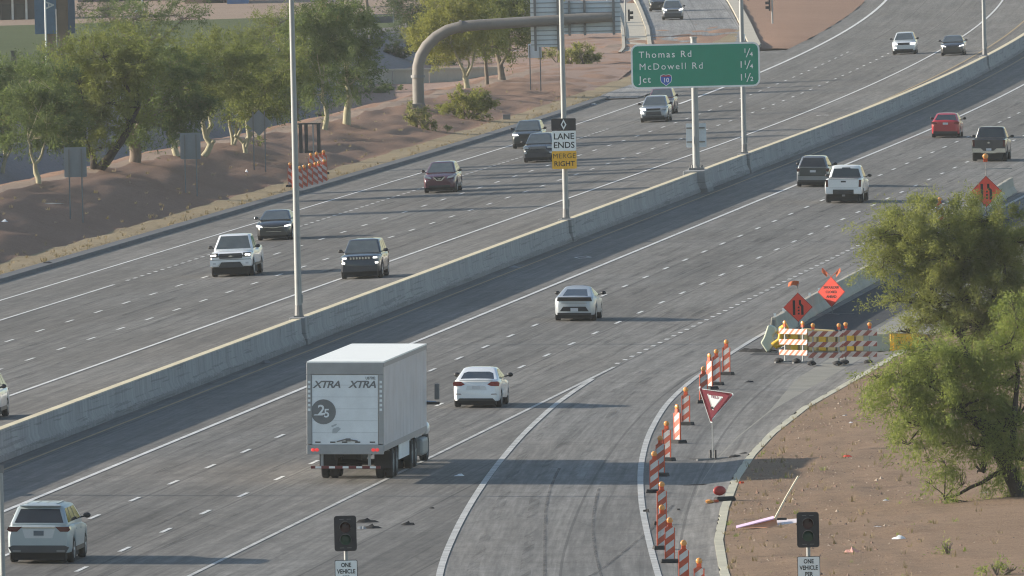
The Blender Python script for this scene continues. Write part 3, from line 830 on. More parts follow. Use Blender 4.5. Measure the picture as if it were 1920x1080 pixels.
# ramp meter signals
def ramp_meter(M, label, group):
    t = thing('ramp_meter', label, 'traffic signal', M, group)
    MB().tube([(0,.1,-.3),(0,.1,3.36)], .055, 12).build('pole', M_GALV, t, smooth=60)
    pts = []
    for cx, cz, a0 in ((.23,2.56,-90),(.23,3.38,0),(-.23,3.38,90),(-.23,2.56,180)):
        for k in range(4): a = R(a0+30*k); pts.append((cx+.075*math.cos(a), cz+.075*math.sin(a)))
    MB().prism(pts, -.02, 0).build('backplate', M_SIGN_K, t)
    h = MB().box((0,.1,2.97), (.34,.2,.72)).build('housing', M_BLACK, t, bevel=.02)
    for z, c in ((3.14, 'dark_red_lens'), (2.80, 'dark_green_lens')):
        m = MB().lathe([(0,-.045),(.08,-.04),(.14,-.025),(.15,-.02)], 18, axis='y', M=Matrix.Translation((0,0,z)))
        l = m.build('lens', PM(c, (.05,.02,.022) if 'red' in c else (.015,.06,.04), .3), t, smooth=60)
        vs = []; fs = []; n = 15
        for k in range(n):
            a = R(-15+210*k/(n-1)); dep = -.24+.06*abs(k-(n-1)/2)/((n-1)/2)
            for r, y in ((.160,-.02),(.166,dep),(.150,dep),(.146,-.02)): vs.append((r*math.cos(a), y, z+r*math.sin(a)))
        fs = [(i*4+k, i*4+(k+1)%4, (i+1)*4+(k+1)%4, (i+1)*4+k) for i in range(n-1) for k in range(4)]
        MB().add(vs, fs).build('visor', PM('grey_black_visor', (.075,.075,.078), .45, var=.2), t, smooth=40)
    for z in (3.36, 2.575):
        m = MB()
        for x in (-.1, .1): m.box((x,-.024,z), (.12,.006,.012))
        m.build('louvre', M_GALV_DK, t)
    p = thing('ramp_meter_sign', label.replace('dark two lens ramp meter signal', 'white one vehicle sign'), 'sign', M, None)
    plate(p, 'sign_border', -.31, .31, 1.46, 2.24, M_INK, .02, .018, .03)
    plate(p, 'sign_face', -.295, .295, 1.475, 2.225, M_SIGN_W, .0, .004, .03)
    for s, z in (('ONE', 2.10), ('VEHICLE', 1.925), ('PER', 1.75), ('GREEN', 1.575)): text(s, .165, p, 0, -.008, z, M_INK, .02, sx=.8)
    return t
def at_depth(x, Y, z): return Matrix.Translation((x, Y, z))
for nm, X, lab in (('l', (-4.71, 2.97), 'dark two lens ramp meter signal left of the ramp, at the bottom of the view'), ('r', (7.94, 2.78), 'dark two lens ramp meter signal on the dirt side, right of the fallen sign')):
    ramp_meter(Matrix.Translation((X[0], 459, X[1]-2.97)), lab, 'ramp meter signals')
def far_meter(d, Y, label, hh, hx):
    t = thing('ramp_meter', label, 'traffic signal', W(d, Y), 'distant ramp meter signals')
    MB().tube([(0,0,-.1),(0,0,4.4)], [.075,.06], 10).build('pole', M_GALV, t)
    MB().box((hx,.05,hh), (.16,.3,.95)).build('backplate', M_SIGN_K, t)
    for z in (.2, -.2): MB().box((hx+math.copysign(.22, hx),.05,hh+z), (.28,.26,.24)).build('visor', M_BLACK, t)
    return t
far_meter(-35.2, 1397, 'distant ramp meter signal on a pale post left of the far ramp', 1.9, .3)
far_meter(-24.5, 1441, 'distant ramp meter signal on the red dirt wedge right of the far ramp', 1.9, -.22)

t = thing('roadside_post', 'slim grey post cut by the left edge beside the white crossover', 'post', Matrix.Translation(((-14.44, 4.47)[0], 470, (-14.44, 4.47)[1])))
MB().tube([(0,0,-6.0),(0,0,-.1)], .075, 12).build('shaft', M_GALV, t, smooth=60); MB().box((.02,0,0), (.16,.12,.2)).build('cap', M_GALV_DK, t)
# ------------------------------------------------------------------ vehicles
def paint(name, col, metal=.0, rough=.32, coat=.9):
    return PM(name, col, rough, metal, var=.05, scale=.8, coat=coat)
_wh = {}
def wheel_meshes(r, w, rim):
    key = (r, w, rim.name)
    if key not in _wh:
        ri = r*.66
        m = MB().lathe([(ri,-w/2),(r*.9,-w/2),(r*.985,-w*.38),(r,-w*.25),(r,w*.25),(r*.985,w*.38),(r*.9,w/2),(ri,w/2),(ri,-w/2)], 22, axis='x')
        ty = m.mesh('tyre', M_RUBBER, 40)
        m = MB().lathe([(0,-.01),(ri*.99,-.01)], 20, axis='x').lathe([(ri,-.05),(ri,.03),(ri*.93,.03),(ri*.9,-.01)], 20, axis='x')
        for k in range(5):
            M = Matrix.Rotation(2*math.pi*k/5, 4, 'X')
            m.box((.015,0,ri*.5), (.03,.07,ri*.92), 0, M)
        m.lathe([(.07,.03),(.05,.045),(0,.045)], 10, axis='x')
        _wh[key] = (ty, m.mesh('rim', rim, 35))
    return _wh[key]
def add_wheel(parent, x, y, r, w=.225, rim=None, dual=False):
    ty, ri = wheel_meshes(r, w, rim or M_RIM)
    hub = bpy.data.objects.new('wheel', None); C.objects.link(hub); hub.parent = parent
    s = 1 if x > 0 else -1
    hub.matrix_local = Matrix.Translation((x-s*w/2, y, r)) @ (Matrix.Rotation(math.pi, 4, 'Z') if s < 0 else Matrix.Identity(4))
    put('tyre', ty, hub); put('rim', ri, hub, Matrix.Translation((w*.36, 0, 0)))
    if dual: put('tyre', ty, hub, Matrix.Translation((-w*1.15, 0, 0)))
    return hub

def lerp(a, b, t): return a+(b-a)*t
def car_body(s):
    """lower body: lofted shell with rounded corners, real wheel arches and a crowned bonnet"""
    L, Wd, r = s['L'], s['W'], s['r']
    ya, yf = -L/2+s['ro'], L/2-s['fo']
    Ra = r*1.17
    ys = {-L/2, -L/2+.03, -L/2+.09, -L/2+.2, L/2, L/2-.03, L/2-.09, L/2-.2}
    for c in (ya, yf):
        for k in range(9):
            ys.add(c+Ra*math.cos(math.pi*k/8)*.999)
        ys.add(c-Ra*1.02); ys.add(c+Ra*1.02)
    for y, z in s['prof']: ys.add(y)
    ys = sorted(y for y in ys if -L/2 <= y <= L/2)
    g = [ys[0]]
    for y in ys[1:]:
        if y-g[-1] > .018: g.append(y)
    ys = g
    def hw(y):
        e = abs(y)/(L/2); k = s.get('front_taper', .10) if y > 0 else s.get('rear_taper', .07)
        h = Wd/2*(1-k*e**5)
        q = L/2-abs(y)
        if q < .2: h -= s.get('corner', .07)*(1-q/.2)**2
        return h
    vs = []; n = 8
    for y in ys:
        h = hw(y); zt = lerp_tab(s['prof'], y); zb = s['sill']
        q = L/2-abs(y)
        if q < .12: zt -= .05*(1-q/.12)**2
        for c in (ya, yf):
            if abs(y-c) < Ra: zb = max(zb, r+math.sqrt(Ra*Ra-(y-c)**2))
        zb = min(zb, zt-.12)
        cr = s.get('crown', .03)
        wl = s.get('waist', .62)
        pts = [(0, zt+cr), (.5*h, zt+cr*.75), (.84*h, zt), (.95*h, zt-.05), (.985*h, lerp(zt, zb, .25)), (h, lerp(zt, zb, wl*.8)), (.985*h, lerp(zt, zb, .88)), (.955*h, zb)]
        vs += [(x, y, z) for x, z in pts]+[(-x, y, z) for x, z in reversed(pts)]
    N = 2*n
    fs = []
    for i in range(len(ys)-1):
        for k in range(N-1):
            fs.append((i*N+k, i*N+k+1, (i+1)*N+k+1, (i+1)*N+k))
    fs.append(tuple(range(N-1, -1, -1))); e = (len(ys)-1)*N; fs.append(tuple(e+k for k in range(N)))
    return MB().add(vs, fs), ya, yf
def cabin_shell(c):
    """glasshouse as a rounded solid; the panes are set proud of it"""
    def ring(yr, yf, w, z, rc):
        o = []
        for cx, cy, a0 in ((w-rc, yr+rc, -90), (w-rc, yf-rc, 0), (-w+rc, yf-rc, 90), (-w+rc, yr+rc, 180)):
            for k in range(4):
                a = R(a0+30*k); o.append((cx+rc*math.cos(a), cy+rc*math.sin(a), z))
        return o
    b, t = c['zb'], c['zr']
    e = (c['yt_f']-c['yt_r'])
    rings = [ring(c['yb_r'], c['yb_f'], c['wb'], b-.12, .10), ring(c['yb_r'], c['yb_f'], c['wb'], b, .10),
             ring(lerp(c['yb_r'], c['yt_r'], .97), lerp(c['yb_f'], c['yt_f'], .97), lerp(c['wb'], c['wt'], .97), lerp(b, t, .97), .10),
             ring(c['yt_r']+.03, c['yt_f']-.05, c['wt']-.05, t+.015, .12),
             ring(c['yt_r']+.03+e*.22, c['yt_f']-.05-e*.22, c['wt']*.55, t+c.get('crown', .045), .15)]
    vs = [p for rr in rings for p in rr]; n = 16; fs = []
    for i in range(len(rings)-1):
        for k in range(n): fs.append((i*n+k, i*n+(k+1)%n, (i+1)*n+(k+1)%n, (i+1)*n+k))
    fs.append(tuple((len(rings)-1)*n+k for k in range(n)))
    return MB().add(vs, fs)
def cab_panel(parent, c, face, poly, mat, name, off=.012, th=.02):
    """pane on one face of the glasshouse; poly in (u,v): u across or along, v from belt to roof"""
    def P(u, v, o):
        z = lerp(c['zb'], c['zr'], v); w = lerp(c['wb'], c['wt'], v)
        yr = lerp(c['yb_r'], c['yt_r'], v); yf = lerp(c['yb_f'], c['yt_f'], v)
        if face == 'rear': return (u*w, yr-o, z)
        if face == 'front': return (u*w, yf+o, z)
        sg = 1 if face == 'right' else -1
        return (sg*(w+o), lerp(yr, yf, u), z)
    a = [P(u, v, off) for u, v in poly]; b = [P(u, v, off-th) for u, v in poly]; n = len(poly)
    fs = [tuple(range(n)), tuple(range(2*n-1, n-1, -1))]+[(i, (i+1)%n, (i+1)%n+n, i+n) for i in range(n)]
    return MB().add(a+b, fs).build(name, mat, parent)
def end_panel(parent, L, end, poly, mat, name, pair=False, off=.008, th=.05, wrap=0.0):
    """piece let into the front or rear face; poly in (x,z)"""
    sg = -1 if end == 'rear' else 1
    out = []
    for s in ((1, -1) if pair else (1,)):
        q = [(x*s, z) for x, z in poly]
        y = sg*(L/2+off)
        m = MB().prism(q, y, y-sg*(th+wrap))
        out.append(m.build(name, mat, parent))
    return out
def car(name, label, cat, dY, end, s, group='passing cars and pickups', yaw=0.0, back=None):
    """end: which end faces the camera; dY is where that end's wheels touch the road"""
    d, Y = dY
    body, ya, yf = car_body(s)
    M = frame(d, Y, .004, back=(end == 'front'), yaw=yaw)
    y0 = ya if end == 'rear' else yf
    M = M @ Matrix.Translation((0, -y0, 0))
    t = thing(name, label, cat, M, group)
    pm = s['paint']; L = s['L']
    bo = body.build('body', pm, t, smooth=38)
    um = MB().box((0,0,s['sill']*.5+.32), (s['W']*.80, L*.93, .62+s['sill']-.2)); um.box((0,0,.24), (s['W']*.6, L*.8, .12)); um.build('underbody', M_DARK, t)
    if 'low' in s:     # dark cladding along the sills
        for sg in (1, -1): MB().box((sg*s['W']*.478,(ya+yf)/2,s['sill']+.06), (.06,(yf-ya)-2.3*s['r'],.14)).build('sill_trim', s['low'], t)
    c = s['cab']
    cabin_shell(c).build('roof', s.get('roof', pm), t, smooth=40)
    rw = s.get('rear_win', [(-.86,.06),(.86,.06),(.82,.86),(-.82,.86)])
    cab_panel(t, c, 'rear', rw, M_GLASS, 'rear_window')
    cab_panel(t, c, 'front', [(-.90,.03),(.90,.03),(.86,.93),(-.86,.93)], M_GLASS2, 'windscreen')
    for side in ('right', 'left'):
        for a, b in s.get('side_win', [(.07,.30),(.33,.60),(.63,.93)]):
            cab_panel(t, c, side, [(a,.06),(b,.06),(b-.01,.88),(a+.01,.88)], M_GLASS, 'side_window')
    for sg in (1, -1):
        mm = MB().blob((sg*(c['wb']+.20), c['yb_f']-.42, c['zb']+.10), (.12,.07,.085), 10)
        mm.tube([(sg*(c['wb']-.02), c['yb_f']-.40, c['zb']+.03), (sg*(c['wb']+.16), c['yb_f']-.41, c['zb']+.07)], .025, 6)
        mm.build('mirror', s.get('mirror', pm), t, smooth=60)
    for yy in (ya, yf):
        for sg in (1, -1): add_wheel(t, sg*(s['W']/2-.02), yy, s['r'], s.get('tw', .23), s.get('rim'))
    for e, nm, poly, mat, kw in s.get('bits', []):
        end_panel(t, L, e, poly, mat, nm, **kw)
    for sg in (1, -1):          # door handles and shut lines on both flanks
        for y in s.get('doors', (-.55, .45)):
            MB().box((sg*(s['W']/2*.985), y-.3, lerp_tab(s['prof'], y)-.16), (.03,.16,.03)).build('door_handle', s.get('handle', pm), t)
    return t
def rect(x0, x1, z0, z1): return [(x0,z0),(x1,z0),(x1,z1),(x0,z1)]
PR = dict(pair=True)
K = M_BLACK

# white crossover, lower left
W1 = paint('silver_white_paint', (.36,.415,.43), .1, .4, .25)
s = dict(L=5.18, W=2.0, r=.385, ro=1.06, fo=1.0, sill=.34, paint=W1, low=K, rear_taper=.05, doors=(-.7,.55),
  prof=[(-2.59,1.13),(-2.35,1.20),(-1.6,1.20),(0.8,1.14),(1.25,1.13),(2.2,1.02),(2.59,.86)],
  cab=dict(yb_r=-2.50,yt_r=-2.05,yt_f=.55,yb_f=1.45,wb=.88,wt=.70,zb=1.22,zr=1.72,crown=.09), mirror=K, side_win=[(.05,.27),(.30,.56),(.59,.9)],
  bits=[('rear','tail_lamp',[(.50,1.13),(.93,1.13),(.97,1.04),(.90,.98),(.66,.98)],M_TAIL_DK,dict(pair=True,wrap=.28)),
        ('rear','chrome_strip',rect(-.5,.5,1.08,1.12),M_CHROME,{}),
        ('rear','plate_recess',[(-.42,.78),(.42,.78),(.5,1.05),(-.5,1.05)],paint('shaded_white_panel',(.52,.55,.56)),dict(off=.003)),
        ('rear','licence_plate',rect(-.155,.155,.86,1.01),M_PLATE_DK,dict(off=.014)),
        ('rear','lower_bumper',[(-.84,.34),(.84,.34),(.93,.50),(.80,.56),(-.80,.56),(-.93,.50)],PM('dark_grey_bumper',(.06,.062,.065),.6),dict(off=.010)),
        ('rear','exhaust_trim',rect(.55,.8,.36,.42),M_GALV_DK,dict(pair=True,off=.03)),
        ('front','headlamp',rect(.5,.92,.80,.92),M_LAMP_OFF,dict(pair=True,wrap=.2)),('front','grille',rect(-.48,.48,.55,.92),K,{})])
t = car('white_crossover', 'silver white crossover with dark rear window leaving through the bottom left corner', 'car', (10.08, 512.4), 'rear', s)
for x in (-.45, -.15, .15, .45):     # stamped ribs along the roof
    MB().box((x,-.75,1.80), (.07,1.5,.02)).build('roof_rib', W1, t)
MB().box((0,-2.06,1.745), (1.25,.22,.04)).build('spoiler', W1, t, bevel=.015)

# white sedan beside the lorry
W2 = paint('white_paint_sedan', (.78,.80,.80))
s = dict(L=4.67, W=1.80, r=.33, ro=.97, fo=.95, sill=.27, paint=W2, doors=(-.35,.6), corner=.10, rear_taper=.08,
  prof=[(-2.33,.98),(-2.2,1.06),(-1.5,1.05),(-1.0,1.0),(.9,.96),(1.1,.95),(1.9,.86),(2.33,.66)],
  cab=dict(yb_r=-1.92,yt_r=-.75,yt_f=.2,yb_f=1.25,wb=.80,wt=.60,zb=1.02,zr=1.42), mirror=K, side_win=[(.2,.36),(.39,.60),(.63,.88)],
  rear_win=[(-.80,.06),(.80,.06),(.80,.60),(.60,.72),(-.60,.72),(-.80,.60)],
  bits=[('rear','tail_lamp',[(.42,.88),(.56,.98),(.82,.99),(.87,.93),(.85,.82),(.55,.82)],M_TAIL,dict(pair=True,wrap=.16)),
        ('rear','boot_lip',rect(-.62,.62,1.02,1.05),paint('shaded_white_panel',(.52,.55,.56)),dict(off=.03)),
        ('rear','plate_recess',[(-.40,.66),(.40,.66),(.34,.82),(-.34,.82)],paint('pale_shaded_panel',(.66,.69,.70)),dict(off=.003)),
        ('rear','licence_plate',rect(-.15,.15,.71,.83),M_PLATE,dict(off=.012)),
        ('rear','reflector',[(.55,.50),(.80,.51),(.74,.535),(.58,.53)],M_TAIL_DK,PR),
        ('rear','lower_bumper',[(-.72,.26),(.72,.26),(.62,.36),(-.62,.36)],K,dict(off=.012)),
        ('front','headlamp',rect(.45,.84,.62,.74),M_LAMP_OFF,dict(pair=True,wrap=.2)),('front','grille',rect(-.4,.4,.38,.62),K,{})])
car('white_sedan', 'white sedan with red tail lamps just right of the lorry', 'car', (13.40, 626.2), 'rear', s)

# silver fastback
W3 = paint('silver_paint', (.44,.475,.50), .35, .35, .4)
s = dict(L=4.6, W=1.79, r=.335, ro=.92, fo=.93, sill=.27, paint=W3, doors=(-.3,.6), corner=.14, rear_taper=.10,
  prof=[(-2.3,.99),(-2.1,1.05),(-1.4,1.0),(.8,.95),(1.1,.93),(1.9,.80),(2.3,.62)],
  cab=dict(yb_r=-2.10,yt_r=-.45,yt_f=.0,yb_f=1.35,wb=.79,wt=.54,zb=1.0,zr=1.39,crown=.07), mirror=K, side_win=[(.28,.42),(.45,.62),(.65,.86)],
  rear_win=[(-.72,.08),(.72,.08),(.70,.80),(-.70,.80)],
  bits=[('rear','light_bar',[(-.76,.86),(.76,.86),(.70,1.02),(-.70,1.02)],PM('black_tail_strip',(.02,.016,.018),.3),dict(off=.03,th=.2)),
        ('rear','bumper_insert',[(-.62,.42),(.62,.42),(.48,.62),(-.48,.62)],K,dict(off=.006)),
        ('rear','licence_plate',rect(-.16,.16,.42,.56),M_PLATE,dict(off=.016)),
        ('rear','crease',rect(-.55,.55,.76,.78),M_GALV_DK,dict(off=.004)),
        ('rear','lower_bumper',rect(-.72,.72,.26,.36),K,dict(off=.012)),
        ('front','headlamp',rect(.45,.84,.58,.68),M_LAMP_OFF,dict(pair=True,wrap=.2)),('front','grille',rect(-.5,.5,.36,.52),K,{})])
car('silver_fastback', 'silver fastback with a black tail strip alone in the middle lane', 'car', (9.76, 715.1), 'rear', s)

# white pickup going away
def pickup(p, mats):
    return dict(L=5.85, W=2.03, r=.40, ro=1.2, fo=.98, sill=.48, paint=p, tw=.27, doors=(.2,1.05), rear_taper=.03, front_taper=.06, corner=.04, crown=.01,
      prof=[(-2.92,1.30),(-.70,1.31),(-.62,1.22),(1.5,1.20),(1.75,1.20),(2.6,1.16),(2.92,1.05)],
      cab=dict(yb_r=-.62,yt_r=-.52,yt_f=.75,yb_f=1.55,wb=.92,wt=.72,zb=1.26,zr=1.90), mirror=K, side_win=[(.08,.40),(.45,.88)], **mats)
s = pickup(paint('white_paint_pickup', (.76,.78,.78)), dict(low=K, rear_win=[(-.86,.05),(.86,.05),(.84,.78),(.3,.80),(.28,.88),(-.28,.88),(-.3,.80),(-.84,.78)],
  bits=[('rear','tail_lamp',[(.80,.86),(.93,.86),(.95,1.24),(.82,1.24)],M_TAIL_DK,dict(pair=True,wrap=.12)),
        ('rear','tailgate_handle',rect(-.13,.13,1.10,1.18),K,dict(off=.014)),
        ('rear','tailgate_line',rect(-.78,.78,1.265,1.285),K,dict(off=.006)),
        ('rear','tailgate_crease',rect(-.78,.78,.80,.815),M_GALV_DK,dict(off=.006)),
        ('rear','bumper_corner',rect(.55,.94,.52,.72),paint('white_paint_pickup',(.76,.78,.78)),dict(pair=True,off=.10)),
        ('rear','bumper_centre',rect(-.55,.55,.48,.72),K,dict(off=.07)),
        ('rear','tow_hitch',rect(-.06,.10,.36,.46),M_GALV_DK,dict(off=.16)),
        ('front','headlamp',rect(.6,.94,.9,1.05),M_LAMP_OFF,PR),('front','grille',rect(-.58,.58,.72,1.08),K,{})]))
t = car('white_pickup', 'white pickup seen from behind beside the black rimmed grey crossover', 'pickup', (9.95, 885.9), 'rear', s)
MB().box((0,-1.78,1.322), (1.62,2.1,.012)).build('bed_cover', K, t)

# dark pickup going away
s = pickup(paint('charcoal_paint', (.045,.048,.052), .3), dict(low=K, handle=M_CHROME, rear_win=[(-.88,.05),(.88,.05),(.85,.85),(-.85,.85)],
  bits=[('rear','tail_lamp',[(.80,.86),(.93,.86),(.95,1.24),(.82,1.24)],M_TAIL_DK,dict(pair=True,wrap=.12)),
        ('rear','badge',[(0,1.03),(.09,1.08),(0,1.14),(-.09,1.08)],M_CHROME,dict(off=.014)),
        ('rear','bumper',[(-.96,.52),(-.45,.52),(-.38,.48),(.38,.48),(.45,.52),(.96,.52),(.97,.76),(.45,.76),(.30,.62),(-.30,.62),(-.45,.76),(-.97,.76)],M_CHROME,dict(off=.12,th=.16)),
        ('rear','licence_plate',rect(-.15,.15,.63,.76),M_PLATE,dict(off=.03)),
        ('front','headlamp',rect(.6,.94,.9,1.05),M_LAMP_OFF,PR),('front','grille',rect(-.58,.58,.72,1.08),K,{})]))
t = car('dark_pickup', 'dark grey pickup with a chrome rear bumper near the right edge', 'pickup', (12.95, 967.1), 'rear', s)
MB().box((0,-1.78,1.322), (1.62,2.1,.012)).build('bed_cover', K, t)

# grey crossover beside the white pickup
def suv(p, **k):
    d = dict(L=4.65, W=1.86, r=.355, ro=.93, fo=.93, sill=.30, paint=p, low=K, rear_taper=.06, doors=(-.5,.55),
      prof=[(-2.32,1.02),(-2.15,1.08),(-1.3,1.08),(.8,1.03),(1.05,1.05),(1.85,.98),(2.32,.80)],
      cab=dict(yb_r=-2.24,yt_r=-1.75,yt_f=.05,yb_f=1.15,wb=.82,wt=.62,zb=1.09,zr=1.64), mirror=K, side_win=[(.07,.28),(.31,.57),(.60,.9)])
    d.update(k); return d
s = suv(paint('slate_silver_paint', (.22,.235,.25), .5), rear_win=[(-.88,.02),(.88,.02),(.84,.88),(-.84,.88)],
  bits=[('rear','tailgate',rect(-.72,.72,.62,1.05),paint('dark_slate_panel',(.045,.055,.058),.2),dict(off=.01)),
        ('rear','tail_lamp',[(.62,.86),(.86,.84),(.9,1.03),(.7,1.0)],M_TAIL_DK,dict(pair=True,wrap=.2)),
        ('rear','licence_plate',rect(-.16,.16,.80,.92),M_PLATE,dict(off=.02)),
        ('rear','lower_bumper',rect(-.8,.8,.26,.38),K,dict(off=.012)),('rear','seam',rect(-.8,.8,.60,.63),K,dict(off=.014)),
        ('front','headlamp',rect(.5,.86,.75,.88),M_LAMP_OFF,PR)])
car('grey_crossover', 'grey crossover with a dark tailgate partly hidden by the white pickup', 'car', (6.28, 916.0), 'rear', s)

# red sedan
s = dict(L=4.45, W=1.78, r=.32, ro=.95, fo=.92, sill=.26, paint=paint('bright_red_paint', (.42,.018,.025)), doors=(-.35,.6), corner=.09,
  prof=[(-2.22,1.0),(-2.1,1.06),(-1.5,1.05),(-.9,1.0),(.9,.96),(1.1,.95),(1.85,.86),(2.22,.66)],
  cab=dict(yb_r=-1.85,yt_r=-.85,yt_f=.2,yb_f=1.2,wb=.79,wt=.60,zb=1.02,zr=1.44), mirror=K, side_win=[(.2,.36),(.39,.60),(.63,.88)],
  bits=[('rear','tail_lamp',[(.50,.84),(.82,.82),(.86,.98),(.56,.98)],M_TAIL,dict(pair=True,wrap=.15)),
        ('rear','licence_plate',rect(-.16,.16,.80,.93),M_PLATE,dict(off=.012)),('rear','lower_bumper',rect(-.74,.74,.25,.40),K,dict(off=.012)),
        ('front','headlamp',rect(.45,.84,.62,.74),M_LAMP_OFF,PR)])
car('red_sedan', 'red sedan going away beside the solid white line at upper right', 'car', (7.24, 1020.8), 'rear', s)

# ---- oncoming traffic
s = pickup(paint('white_paint_pickup', (.76,.78,.78)), dict(low=K,
  bits=[('front','grille',[(-.52,.86),(.52,.86),(.58,.97),(.52,1.10),(-.52,1.10),(-.58,.97)],PM('grey_mesh_grille',(.055,.058,.062),.5),dict(off=.03)),
        ('front','grille_bar',rect(-.85,.85,.955,.985),K,dict(off=.034)),
        ('front','badge',[(-.12,.97),(0,1.01),(.12,.97),(0,.93)],M_CHROME,dict(off=.045)),
        ('front','headlamp_surround',rect(.60,.95,.93,1.12),K,dict(pair=True,off=.015,wrap=.1)),
        ('front','headlamp',rect(.68,.93,.97,1.06),M_LAMP,dict(pair=True,off=.03)),
        ('front','bumper',[(-.97,.52),(-.62,.52),(-.45,.70),(.45,.70),(.62,.52),(.97,.52),(.97,.80),(-.97,.80)],paint('white_paint_pickup',(.76,.78,.78)),dict(off=.08,th=.14)),
        ('front','bumper_seam',rect(-.96,.96,.79,.82),K,dict(off=.02)),
        ('front','air_dam',[(-.60,.44),(.60,.44),(.44,.69),(-.44,.69)],PM('grey_air_dam',(.05,.052,.055),.6),dict(off=.05)),
        ('front','fog_lamp',rect(.70,.84,.60,.68),M_LAMP_OFF,dict(pair=True,off=.09)),
        ('rear','tail_lamp',[(.80,.86),(.93,.86),(.95,1.24),(.82,1.24)],M_TAIL_DK,dict(pair=True))]))
t = car('white_pickup', 'white pickup coming towards the camera with a dark grille and lit lamp', 'pickup', (-12.23, 787.4), 'front', s)
MB().box((0,-1.78,1.322), (1.62,2.1,.012)).build('bed_cover', K, t)

s = dict(L=4.6, W=1.80, r=.33, ro=.95, fo=.93, sill=.25, paint=paint('black_paint', (.02,.021,.023)), doors=(-.35,.6), corner=.10, front_taper=.12,
  prof=[(-2.3,.98),(-2.15,1.04),(-1.5,1.03),(-.9,1.0),(.9,.97),(1.1,.97),(1.9,.88),(2.3,.72)],
  cab=dict(yb_r=-1.8,yt_r=-.8,yt_f=.15,yb_f=1.2,wb=.80,wt=.60,zb=1.02,zr=1.44), side_win=[(.2,.36),(.39,.60),(.63,.88)],
  bits=[('front','headlamp',[(.55,.66),(.86,.72),(.86,.80),(.58,.74)],M_LAMP,dict(pair=True,wrap=.12)),
        ('front','grille_bar',[(-.55,.68),(0,.62),(.55,.68),(.55,.71),(0,.66),(-.55,.71)],M_CHROME,dict(off=.02)),
        ('front','grille_trim',[(-.4,.44),(.4,.44),(.36,.46),(-.36,.46)],M_CHROME,dict(off=.012)),
        ('rear','tail_lamp',rect(.5,.85,.85,.98),M_TAIL_DK,PR)])
car('black_sedan', 'black sedan with lit lamps coming behind the white pickup and light pole', 'car', (-16.16, 846.5), 'front', s)

s = suv(paint('black_navy_paint', (.022,.026,.034)), L=4.82, W=1.94, r=.385, sill=.34, fo=.95, ro=1.0, handle=K,
  prof=[(-2.41,1.08),(-2.2,1.14),(-1.3,1.14),(.7,1.12),(1.0,1.14),(1.9,1.10),(2.3,1.04),(2.41,.98)],
  cab=dict(yb_r=-2.30,yt_r=-1.95,yt_f=.10,yb_f=1.05,wb=.86,wt=.68,zb=1.16,zr=1.74),
  bits=[('front','grille',rect(-.52,.52,.90,1.02),K,dict(off=.02))]+
       [('front','grille_slot',rect(-.46+.14*k,-.38+.14*k,.91,1.01),M_CHROME,dict(off=.034)) for k in range(7)]+
       [('front','headlamp',[(.58,.92),(.90,.92),(.92,1.02),(.60,1.02)],M_LAMP_OFF,dict(pair=True,wrap=.15)),
        ('front','driving_lamp',rect(.70,.84,.70,.78),M_LAMP,dict(pair=True,off=.02)),
        ('front','lamp_glow',[(.62,.94),(.80,.94),(.80,1.0),(.62,1.0)],M_LAMP,dict(pair=True,off=.018)),
        ('front','lower_bumper',rect(-.8,.8,.34,.62),PM('dull_black_bumper',(.04,.042,.048),.6),dict(off=.012)),
        ('rear','tail_lamp',rect(.6,.9,.95,1.1),M_TAIL_DK,PR)])
car('black_suv', 'black square SUV with seven slot grille nearest the median barrier', 'car', (-5.03, 775.3), 'front', s)

MAR = paint('maroon_paint', (.085,.022,.038), .2)
s = suv(MAR, bits=[('front','grille_trim',[(-.36,.90),(-.14,.66),(.14,.66),(.36,.90),(.29,.90),(.10,.70),(-.10,.70),(-.29,.90)],M_CHROME,dict(off=.03)),
        ('front','grille',[(-.29,.90),(-.10,.70),(.10,.70),(.29,.90)],K,dict(off=.02)),
        ('front','badge',rect(-.08,.08,.75,.80),M_CHROME,dict(off=.04)),
        ('front','headlamp',[(.42,.78),(.80,.84),(.84,.96),(.50,.90)],M_LAMP_OFF,dict(pair=True,wrap=.15)),
        ('front','lower_bumper',rect(-.6,.6,.30,.42),K,dict(off=.012)),('rear','tail_lamp',rect(.55,.86,.85,1.0),M_TAIL_DK,PR)])
car('maroon_suv', 'maroon SUV with a chrome V shaped grille on the oncoming side', 'car', (-15.16, 928.2), 'front', s)

s = suv(paint('dark_teal_grey_paint', (.035,.042,.044), .3), bits=[('front','headlamp',[(.48,.80),(.84,.82),(.86,.92),(.56,.90)],M_LAMP,dict(pair=True,wrap=.12)),
        ('front','grille',rect(-.42,.42,.62,.88),K,{}),('front','lower_bumper',rect(-.7,.7,.30,.44),K,dict(off=.012)),('rear','tail_lamp',rect(.55,.86,.85,1.0),M_TAIL_DK,PR)])
car('dark_suv', 'dark SUV with lit lamps, rear one of the two left of the lane ends sign', 'car', (-18.76, 1027.7), 'front', s)
s = suv(paint('black_navy_paint', (.022,.026,.034)), bits=[('front','headlamp',[(.54,.82),(.86,.82),(.88,.94),(.58,.94)],M_LAMP_OFF,dict(pair=True,wrap=.12)),
        ('front','grille',rect(-.48,.48,.80,.94),M_GALV_DK,{}),('front','fog_lamp',rect(.66,.82,.52,.62),M_LAMP_OFF,PR),('front','lower_bumper',rect(-.7,.7,.30,.56),PM('dull_black_bumper',(.04,.042,.048),.6),dict(off=.012)),('rear','tail_lamp',rect(.55,.86,.85,1.0),M_TAIL_DK,PR)])
car('dark_suv', 'dark SUV half hidden by the lane ends sign, in front of another dark SUV', 'car', (-14.91, 990.0), 'front', s)

